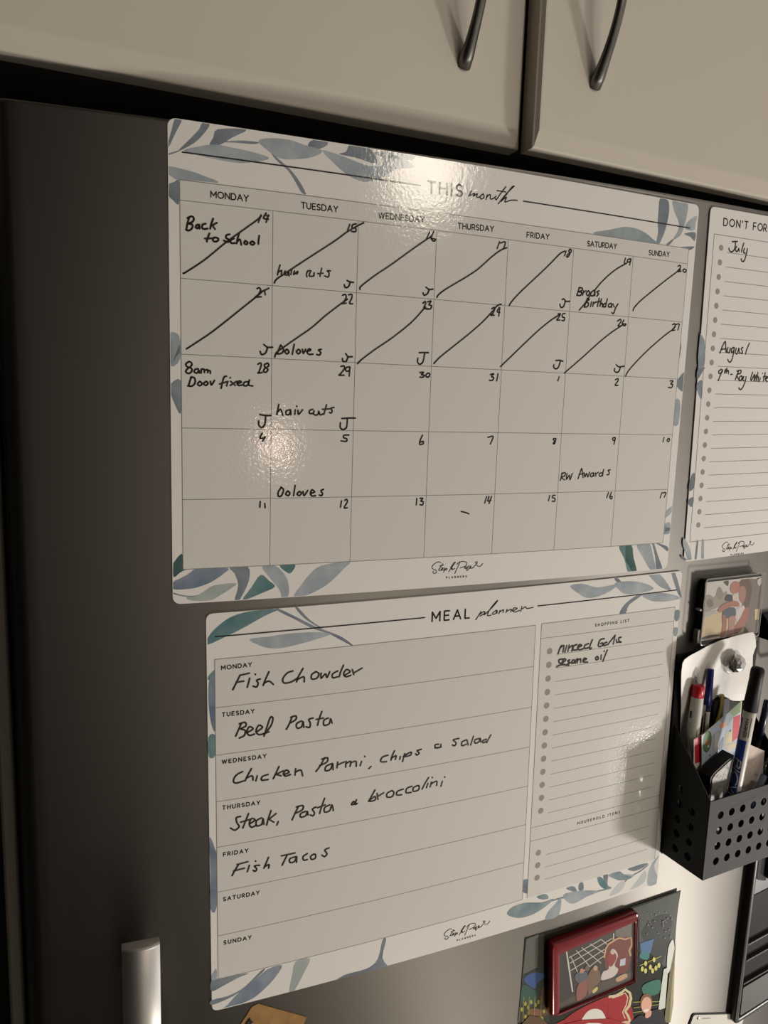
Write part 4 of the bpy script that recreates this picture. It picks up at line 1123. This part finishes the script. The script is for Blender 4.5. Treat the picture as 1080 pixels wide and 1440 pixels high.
# slim pens and a slip of paper at the right of the basket
def slim(name, label, cat, pa, ha, pb, hb, ext, r, m1, m2, split=0.3, l2=None):
    A, E = pen_axis(pa, ha, pb, hb); E = A+(E-A)*ext
    t = pen_thing(name, label, cat, E); t['group'] = 'pens in the basket'; b0 = set(bpy.data.objects)
    mesh_obj('cap', lathe_bm(A, E, [(0, r*0.7), (0.01, r), (split, r*1.1), (split+0.002, r*0.8)], 16), m1, None, True)
    mesh_obj('barrel', lathe_bm(A, E, [(split, r*0.9), (0.98, r*0.9), (1, r*0.6)], 16), m2, None, True)
    under(t, [o for o in bpy.data.objects if o not in b0])
slim('ballpoint_pen', 'slim dark navy pen behind the black-capped marker at the right edge', 'pen', (1079, 984), 16, (1065, 1052), 18, 2.0, 0.0030, pm('dark_navy', (26, 28, 58), 0.3), M_blackp, 0.4)
slim('ballpoint_pen', 'clear pen lying lowest at the right end of the basket', 'pen', (1086, 1062), 34, (1066, 1112), 37, 1.6, 0.0034, M_clearpen, pm('blue_grey_barrel', (84, 92, 112), 0.25), 0.35)
pp = thing('paper_slip', 'pale pink paper slip behind the black-capped marker', 'paper', frame(520, 560, 29))
_before = set(bpy.data.objects)
slab('sheet', [S(*q, 28) for q in ((1052, 1046), (1075, 1056), (1070, 1120), (1042, 1124))], 27.7, 28.1, pm('pink_paper', (214, 196, 184), 0.7), step=5)
under(pp, [o for o in bpy.data.objects if o not in _before])

# ================================================================== PHOTO BLOCK
pb = thing('photo_block', 'clear acrylic photo magnet of an adult holding a child, above the pen basket', 'photo magnet', frame(498, 345, 0))
_before = set(bpy.data.objects)
bu0, bu1, bv0, bv1 = 458.2, 538.4, 313.2, 376.4
slab('backing', rrect(bu0+5, bv0+2.6, bu1-2, bv1-2.6, 1.5), 0.4, 7.6, M_dark)
V7 = (950, 800, 8.308)
picture('photo_print', [
 (zp(*V7, "352,158 1015,84 960,742 296,842"), (201, 197, 189), False),
 (zp(*V7, "340,330 400,300 450,330 500,230 540,290 600,260 600,420 520,440 420,480 330,500"), (156, 149, 136), True),
 (zp(*V7, "360,380 420,350 440,430 380,450"), (125, 119, 106), True),
 (zp(*V7, "480,250 520,210 560,300 520,360 480,330"), (146, 139, 126), True),
 (zp(*V7, "560,150 620,140 610,200 580,180"), (88, 84, 78), True),
 (zp(*V7, "330,560 480,515 560,500 620,560 640,760 300,835"), (199, 182, 146), False),
 (zp(*V7, "310,800 420,770 540,775 420,800 305,830"), (79, 69, 53), True),
 (zp(*V7, "340,500 480,480 470,520 330,575"), (175, 172, 166), False),
 (zp(*V7, "760,130 860,110 930,120 1010,90 965,740 800,742 780,500"), (128, 118, 110), False),
 (zp(*V7, "740,160 800,120 870,140 890,260 860,420 830,560 810,640 790,420 800,260 760,220"), (110, 93, 83), True),
 (zp(*V7, "740,230 790,200 820,250 810,350 780,400 745,360"), (166, 126, 114), True),
 (zp(*V7, "700,480 760,440 800,430 810,520 760,560 720,620 695,570"), (204, 196, 192), True),
 (zp(*V7, "800,470 850,450 840,580 760,720 690,760 660,720 740,600"), (165, 113, 98), True),
 (zp(*V7, "640,200 680,150 740,160 740,230 720,280 670,290 640,260"), (175, 123, 108), True),
 (zp(*V7, "590,310 640,300 690,330 700,380 640,380 580,370"), (72, 76, 84), True),
 (zp(*V7, "660,310 720,290 740,400 730,440 690,430"), (202, 191, 183), True),
 (zp(*V7, "490,480 560,410 680,370 740,400 730,440 640,440 560,490 510,510"), (169, 117, 102), True),
 (zp(*V7, "545,500 600,460 690,455 700,540 660,560 620,580 560,560"), (88, 98, 105), True),
 (zp(*V7, "540,540 590,560 590,680 570,780 520,790 545,680"), (157, 108, 94), True),
 (zp(*V7, "620,570 690,550 690,640 660,770 590,780 620,680"), (181, 140, 127), True),
 (zp(*V7, "920,470 975,460 968,590 920,595"), (203, 186, 151), False),
 (zp(*V7, "950,140 990,100 1000,160 970,200"), (194, 188, 182), True),
], 8.3, dh=0.02, label='colour photo of an adult holding a child outdoors')
bm = bmesh.new()
def bring(i, h): return [bm.verts.new(P(u, v, h)) for u, v in rrect(bu0+i, bv0+i, bu1-i, bv1-i, 3.0)]
rr_ = [bring(0, 0.15), bring(0, 9.4), bring(0.4, 10.2), bring(1.2, 10.6)]
for a_, b_ in zip(rr_, rr_[1:]):
    n = len(a_)
    for kk in range(n): bm.faces.new([a_[kk], a_[(kk+1) % n], b_[(kk+1) % n], b_[kk]])
bm.faces.new(rr_[-1]); bm.faces.new(rr_[0][::-1])
bmesh.ops.recalc_face_normals(bm, faces=bm.faces[:])
mesh_obj('clear_case', bm, M_clear, None, label='clear acrylic case')
slab('side_tab', [(bu0+0.6, 342.5), (bu0+4.6, 342.5), (bu0+4.6, 344.3), (bu0+0.6, 344.3)], 2.0, 7.0, M_whitep, label='white tab in the side of the case')
bm = bmesh.new()
rims = [[bm.verts.new(P(u, v, h)) for u, v in rrect(bu0+i, bv0+i, bu1-i, bv1-i, 2.6)] for i, h in ((0.5, 10.45), (1.0, 10.75), (1.5, 10.7))]
for a_, b_ in zip(rims, rims[1:]):
    n = len(a_)
    for kk in range(n): bm.faces.new([a_[kk], a_[(kk+1) % n], b_[(kk+1) % n], b_[kk]])
mesh_obj('rim_highlight', bm, pm('rim_highlight_grey', (150, 147, 140), 0.2), None, True, label='pale rim of the clear case with its edge highlight in the colour')  # pale grey rim strip, the edge highlight is put into its colour
slab('corner_insert', [(bu0+0.8, 362), (bu0+4.8, 362), (bu0+4.8, bv1-2), (bu0+0.8, bv1-2)], 2.0, 7.0, pm('grey_insert', (150, 148, 138), 0.4), label='grey piece in the lower side of the case')
under(pb, [o for o in bpy.data.objects if o not in _before])

# black clip beside the basket
cl = thing('bulldog_clip', 'black metal clip on the door right of the acrylic photo magnet', 'clip', frame(562, 372, 0))
_before = set(bpy.data.objects)
bm = bmesh.new()
ends = []
for u in (549.5, 604):
    ends.append([bm.verts.new(P(u, v, h)) for v, h in ((357, 0.3), (357, 3), (362, 9), (372, 13.5), (379, 14.5), (381, 13), (381, 0.3))])
n = len(ends[0])
for kk in range(n): bm.faces.new([ends[0][kk], ends[0][(kk+1) % n], ends[1][(kk+1) % n], ends[1][kk]])
bm.faces.new(ends[0]); bm.faces.new(ends[1][::-1])
bmesh.ops.recalc_face_normals(bm, faces=bm.faces[:])
bmesh.ops.bevel(bm, geom=bm.edges[:], offset=0.0008, segments=2, affect='EDGES')
mesh_obj('jaw', bm, M_blackp)
bm = tube_bm([P(u, v, h) for u, v, h in ((557, 379, 13), (563, 388, 15), (567, 396, 15.5), (567, 408, 14), (571, 413, 13.6), (590, 413, 13.6), (594, 408, 14), (594, 396, 15.5), (597, 380, 13))], [0.0017]*9, 10)
mesh_obj('lever', bm, pm('dark_wire', (62, 60, 58), 0.35, metal=0.8), None, True)
under(cl, [o for o in bpy.data.objects if o not in _before])

# ================================================================== FAMILY PHOTO, RED FRAME
V2 = (700, 1230, 3.857)
ph = thing('glossy_photo', 'large glossy photo with a red armchair, behind the small red frame', 'photo', frame(388, 740, 0))
_before = set(bpy.data.objects)
def lift(u, v): return 2.2*max(0.0, (668-v)/42.0)**2*max(0.0, min(1.0, (u-300)/120.0))
pq = [(293.7, 624.3), (474.5, 626.2), (481, 864), (290, 860)]
slab('sheet', pq, 0.15, 0.6, pm('photo_paper', (38, 40, 34), 0.22), curl=lift)
pic = [
 (zp(*V2, "155,350 220,324 215,500 140,560 118,800 110,800"), (92, 95, 86), False),
 (zp(*V2, "222,330 700,195 700,260 290,420 280,560 225,540"), (46, 36, 28), False),
 (zp(*V2, "720,178 980,84 965,300 940,480 900,500 850,420 770,440 765,240"), (70, 76, 70), False),
 (zp(*V2, "780,300 860,220 940,230 930,360 880,500 840,440 790,360"), (38, 42, 38), True),
 (zp(*V2, "140,540 200,510 270,520 280,800 120,800 125,640"), (34, 44, 30), False),
 (zp(*V2, "142,575 170,540 215,530 262,548 215,585 200,618"), (52, 84, 142), True),
 (zp(*V2, "135,600 190,620 215,650 200,700 130,700"), (44, 84, 72), True),
 (zp(*V2, "235,630 275,610 280,740 240,760"), (96, 62, 34), True),
 (zp(*V2, "160,740 200,725 235,735 230,800 170,800"), (122, 84, 50), True),
 (zp(*V2, "200,790 215,770 220,810 195,810"), (214, 206, 190), False),
]
for cx, cy in ((150, 700), (165, 720), (205, 705), (130, 730), (220, 690), (150, 770), (250, 740), (180, 690), (240, 780)):
    pic.append((ell(*V2, cx, cy, 7, 12), (168, 160, 60), False))
for cx in (140, 170, 200, 235): pic.append((ln(*V2, "%d,660 %d,800" % (cx, cx-4), 4), (150, 130, 60), False))
pic += [
 (zp(*V2, "340,815 360,785 430,735 520,690 600,658 690,640 716,690 708,815"), (158, 26, 32), True),
 (ln(*V2, "600,662 640,655 668,640 690,622 715,640 722,670 712,710 690,740 706,765 715,790 700,815", 14), (206, 192, 150), False),
 (ln(*V2, "620,668 660,655 690,640 704,665 696,705 676,745 690,780", 5), (214, 204, 170), False),
 (ln(*V2, "600,700 590,815", 3), (120, 20, 26), False),
 (zp(*V2, "455,815 466,765 500,732 545,728 575,755 582,815"), (222, 218, 210), True),
 (zp(*V2, "480,812 520,784 556,790 560,815"), (196, 142, 124), True),
 (zp(*V2, "768,372 846,346 826,425 780,442"), (70, 108, 150), False),
 (zp(*V2, "775,420 820,425 810,460 770,450"), (50, 120, 120), True),
 (zp(*V2, "780,610 820,580 880,570 872,640 800,655"), (46, 110, 92), True),
 (ln(*V2, "768,492 830,465 885,440", 4), (176, 176, 70), False),
]
for cx, cy in ((782, 510), (800, 520), (826, 500), (846, 460), (856, 505), (872, 490), (838, 520), (800, 480)):
    pic.append((ell(*V2, cx, cy, 8, 14), (206, 204, 110), False))
pic += [
 (ln(*V2, "730,690 890,685", 4), (170, 160, 70), False), (ln(*V2, "735,720 890,700", 4), (150, 140, 60), False), (ln(*V2, "730,745 780,740", 4), (150, 140, 60), False),
 (zp(*V2, "898,512 922,500 905,720 868,735"), (206, 210, 202), False),
 (zp(*V2, "922,400 948,350 955,420 930,520 915,520"), (220, 222, 214), True),
 (zp(*V2, "930,530 966,350 950,560 935,800 900,800"), (118, 112, 76), False),
 (zp(*V2, "945,560 958,470 950,700 935,800 928,800"), (166, 160, 128), False),
 (zp(*V2, "722,815 735,785 770,760 800,765 840,732 890,735 905,790 903,815"), (28, 28, 34), True),
 (ell(*V2, 803, 690, 33, 48, 0.1), (120, 84, 56), False),
 (ell(*V2, 804, 705, 28, 45, 0.1), (220, 170, 146), False),
 (zp(*V2, "788,735 800,728 818,728 806,744"), (236, 228, 220), True),
 (zp(*V2, "800,745 830,735 826,765 800,775"), (214, 160, 136), True),
 (zp(*V2, "660,800 700,790 715,815 655,815"), (214, 170, 150), True),
]
# the rest of the print, below the photograph's edge
pic += [
 (zp(*V2, "112,812 930,812 915,1260 690,1330 95,1500"), (44, 50, 40), False),
 (zp(*V2, "345,812 712,812 760,1180 700,1290 300,1400 310,1000"), (158, 26, 32), True),
 (zp(*V2, "410,900 460,830 570,820 630,900 650,1200 400,1290"), (128, 22, 28), True),
 (zp(*V2, "455,812 582,812 570,900 530,960 480,910"), (222, 218, 210), True),
 (zp(*V2, "722,812 903,812 920,950 900,1180 740,1230 715,1000"), (28, 28, 34), True),
 (zp(*V2, "125,812 275,812 300,1100 240,1300 120,1350"), (96, 66, 40), True),
]
for kx in range(26):
    pic.append((ell(*V2, 800+random.random()*160, 190+random.random()*150, 2.5+2*random.random(), 3), (128, 132, 128), False))
# the print follows the lifted corner of the sheet
_P = P
def P(u, v, h=0.0): return _P(u, v, h+lift(u, v))
picture('photo_print', pic, 0.68, dh=0.012, vstep=6.0, label='glossy print with trees, lights, red armchair and people')
P = _P
under(ph, [o for o in bpy.data.objects if o not in _before])

rf = thing('red_photo_frame', 'small red framed photo magnet stuck over the large glossy photo', 'photo frame', frame(368, 667, 0))
_before = set(bpy.data.objects)
ou = [S(*q, 9) for q in ((775.2, 1330), (898.6, 1282.5), (895.5, 1382), (775, 1431))]
inn = [S(*q, 7.5) for q in zp(*V2, "332,430 742,252 738,572 330,752")]
bm = bmesh.new()
def qr(pts, sc, h, r):
    c = (sum(p[0] for p in pts)/4, sum(p[1] for p in pts)/4)
    return [bm.verts.new(P(a, b, h)) for a, b in rquad([(c[0]+(p[0]-c[0])*sc, c[1]+(p[1]-c[1])*sc) for p in pts], r, 4)]
R_ = [qr(ou, 0.985, 1.6, 3.5), qr(ou, 1.0, 2.4, 3.5), qr(ou, 1.0, 7.8, 3.5), qr(ou, 0.99, 9.0, 3.5), qr(ou, 0.965, 9.6, 3), qr(inn, 1.03, 9.2, 1.2), qr(inn, 1.0, 8.6, 1.0), qr(inn, 0.985, 6.2, 1.0)]
for a_, b_ in zip(R_, R_[1:]):
    n = len(a_)
    for kk in range(n): bm.faces.new([a_[kk], a_[(kk+1) % n], b_[(kk+1) % n], b_[kk]])
bm.faces.new(R_[0][::-1]); bm.faces.new(R_[-1])
bmesh.ops.recalc_face_normals(bm, faces=bm.faces[:])
o = mesh_obj('frame', bm, pm('red_gloss_plastic', (120, 10, 24), 0.16, coat=0.3), None, True)
md = o.modifiers.new('edge', 'EDGE_SPLIT'); md.split_angle = math.radians(50)
pic = [
 (zp(*V2, "333,432 741,254 736,570 331,750"), (56, 50, 44), False),
 (zp(*V2, "640,300 741,256 739,400 640,330"), (112, 106, 98), False),
 (zp(*V2, "333,700 500,610 736,520 736,570 331,750"), (84, 72, 62), False),
]
for a in ("395,440 440,545", "425,410 500,500", "455,395 560,480", "500,375 600,440", "560,350 620,400", "390,480 620,345", "395,520 628,372", "440,540 600,420", "385,450 560,350"):
    pic.append((ln(*V2, a, 4), (214, 208, 196), False))
pic += [
 (ln(*V2, "372,415 405,635", 8), (216, 210, 198), False), (ln(*V2, "628,318 626,360", 6), (216, 210, 198), False),
 (zp(*V2, "575,450 590,385 640,345 700,340 726,350 722,440 700,520 640,540 590,520"), (120, 48, 42), True),
 (ln(*V2, "575,450 585,400 600,375 640,350 660,342 690,350 722,338 726,380 712,410 720,440", 9), (208, 166, 120), False),
 (zp(*V2, "560,570 570,525 600,510 604,440 616,404 636,408 650,440 632,490 652,510 640,540 610,560"), (212, 204, 196), True),
 (zp(*V2, "596,460 600,425 622,415 640,430 640,462 610,500"), (150, 50, 44), True),
 (ell(*V2, 622, 418, 12, 14), (208, 190, 176), False),
 (zp(*V2, "663,460 692,450 690,488 660,495"), (198, 204, 214), False),
 (zp(*V2, "640,560 690,535 700,555 650,580"), (196, 160, 120), True),
 (zp(*V2, "415,550 450,520 480,530 490,580 440,590"), (92, 96, 108), True),
 (zp(*V2, "440,590 490,570 480,640 470,660 430,685 425,630"), (150, 92, 82), True),
 (ell(*V2, 454, 520, 11, 14), (196, 140, 118), False),
 (ell(*V2, 484, 505, 12, 16), (120, 92, 70), False),
 (zp(*V2, "485,560 500,520 520,500 548,520 556,570 530,600 495,650 485,620"), (126, 96, 76), True),
 (ell(*V2, 528, 505, 12, 15), (190, 160, 130), False),
 (zp(*V2, "510,630 535,605 540,620 520,640"), (214, 200, 120), True),
]
picture('photo_print', pic, 6.5, dh=0.02, label='small photo of people seated before a white lattice')
slab('glass', [S(*q, 7.6) for q in zp(*V2, "334,434 740,257 735,569 333,747")], 7.3, 7.8, M_clear, label='clear cover')
under(rf, [o for o in bpy.data.objects if o not in _before])

# ================================================================== BLACK HOLDER, CARDS
bh = thing('magnetic_holder', 'black plastic holder with raised rim at the lower right of the door', 'holder', frame(640, 700, 0))
_before = set(bpy.data.objects)
M_hold = pm('holder_plastic', (40, 39, 38), 0.35)
M_holdg = pm('holder_gloss', (18, 18, 19), 0.15)
hq = [(575.5, 560), (690, 552), (690, 800), (571.5, 808)]
slab('back_plate', rquad(hq, 6), 0.2, 3.5, M_hold)
bm = bmesh.new()
R_ = [[bm.verts.new(P(a, b, h)) for a, b in rquad([(hq[0][0]+i, hq[0][1]+i), (hq[1][0]-i, hq[1][1]+i), (hq[2][0]-i, hq[2][1]-i), (hq[3][0]+i, hq[3][1]-i)], max(6-i, 2))] for i, h in ((0, 3.4), (0, 7.0), (1.2, 8.0), (5.0, 8.0), (6.2, 7.0), (6.4, 3.4))]
for a_, b_ in zip(R_, R_[1:]):
    n = len(a_)
    for kk in range(n): bm.faces.new([a_[kk], a_[(kk+1) % n], b_[(kk+1) % n], b_[kk]])
bmesh.ops.recalc_face_normals(bm, faces=bm.faces[:])
mesh_obj('rim', bm, M_hold, None, True)
slab('window', rquad([(583, 664), (684, 658), (684, 752), (582, 760)], 2), 3.5, 4.2, M_holdg, label='glossy black inset')
for v in (716, 735, 762): slab('ridge', [(580, v), (685, v-5.5), (685, v-3.7), (580, v+1.8)], 3.5, 7.2, M_hold)
slab('ledge', rquad([(581, 768), (685, 761), (685, 794), (581, 801)], 2), 3.5, 6.5, pm('holder_ledge', (62, 61, 58), 0.45))
slab('slot', rquad([(586, 560), (602, 559), (602, 652), (586, 646)], 3), 3.6, 4.4, M_holdg)
slab('tab', rquad([(604, 566), (650, 563), (650, 648), (604, 652)], 5), 3.5, 13.0, pm('holder_tab', (84, 82, 80), 0.5), label='grey rounded tab')
under(bh, [o for o in bpy.data.objects if o not in _before])

wcard = thing('white_card', 'white rounded card with a dark edge at the bottom right corner below the holder', 'card', frame(550, 800, 0))
_before = set(bpy.data.objects)
cq = [S(*q, 1.5) for q in ((981, 1425.5), (1040, 1424))]
d = (Vector(cq[1])-Vector(cq[0])).normalized(); nn = Vector((-d.y, d.x))
c0, c1 = Vector(cq[0]), Vector(cq[0])+d*86
bq = [tuple(c0-d*7-nn*0.0), tuple(c1), tuple(c1+nn*54), tuple(c0-d*7+nn*54)]
slab('card_back', rquad(bq, 4), 0.15, 1.0, M_blackp, label='dark backing edge')
c0b = c0+nn*1.4
slab('card_face', rquad([tuple(c0b-d*5.6), tuple(c1+nn*1.4-d*1.4), tuple(c1+nn*52.6-d*1.4), tuple(c0b-d*5.6+nn*51.2)], 3), 1.0, 1.6, M_whitep)
flat('printed_bar', [[tuple(c0b+d*10+nn*3.2), tuple(c0b+d*24+nn*3.2), tuple(c0b+d*24+nn*4.2), tuple(c0b+d*10+nn*4.2)]], 1.65, M_line)
rv = S(982.3, 1432, 2)
mesh_obj('rivet', lathe_bm(P(rv[0], rv[1], 1.5), P(rv[0], rv[1], 2.6), [(0, 0.0019), (0.6, 0.0017), (1, 0.0009)], 14), M_handle, None, True, label='small metal rivet')
under(wcard, [o for o in bpy.data.objects if o not in _before])

kt = thing('kraft_tag', 'brown kraft paper tag tucked under the lower left corner of the meal planner', 'tag', frame(70, 640, 0))
_before = set(bpy.data.objects)
ku = [S(*q, 0.4) for q in ((354, 1416), (362.5, 1411.5), (431, 1430.3), (402, 1500), (312, 1482))]
slab('paper', ku, 0.12, 0.6, pm('kraft_paper', (168, 128, 76), 0.8, noise=(srgb(150, 112, 64), 120, 3, (1, 1, 1))))
pl = []
for t in ("190,330 205,300 225,262 240,248", "205,285 268,290", "225,262 250,275 245,310", "195,305 250,318"):
    for st in px_strokes(t, 320, 1400, 7.714, 3, 0.7): pl += stroke(st, 1.6)
flat('lettering', pl, 0.66, M_ink, None, step=None, label='black printed letter')
under(kt, [o for o in bpy.data.objects if o not in _before])
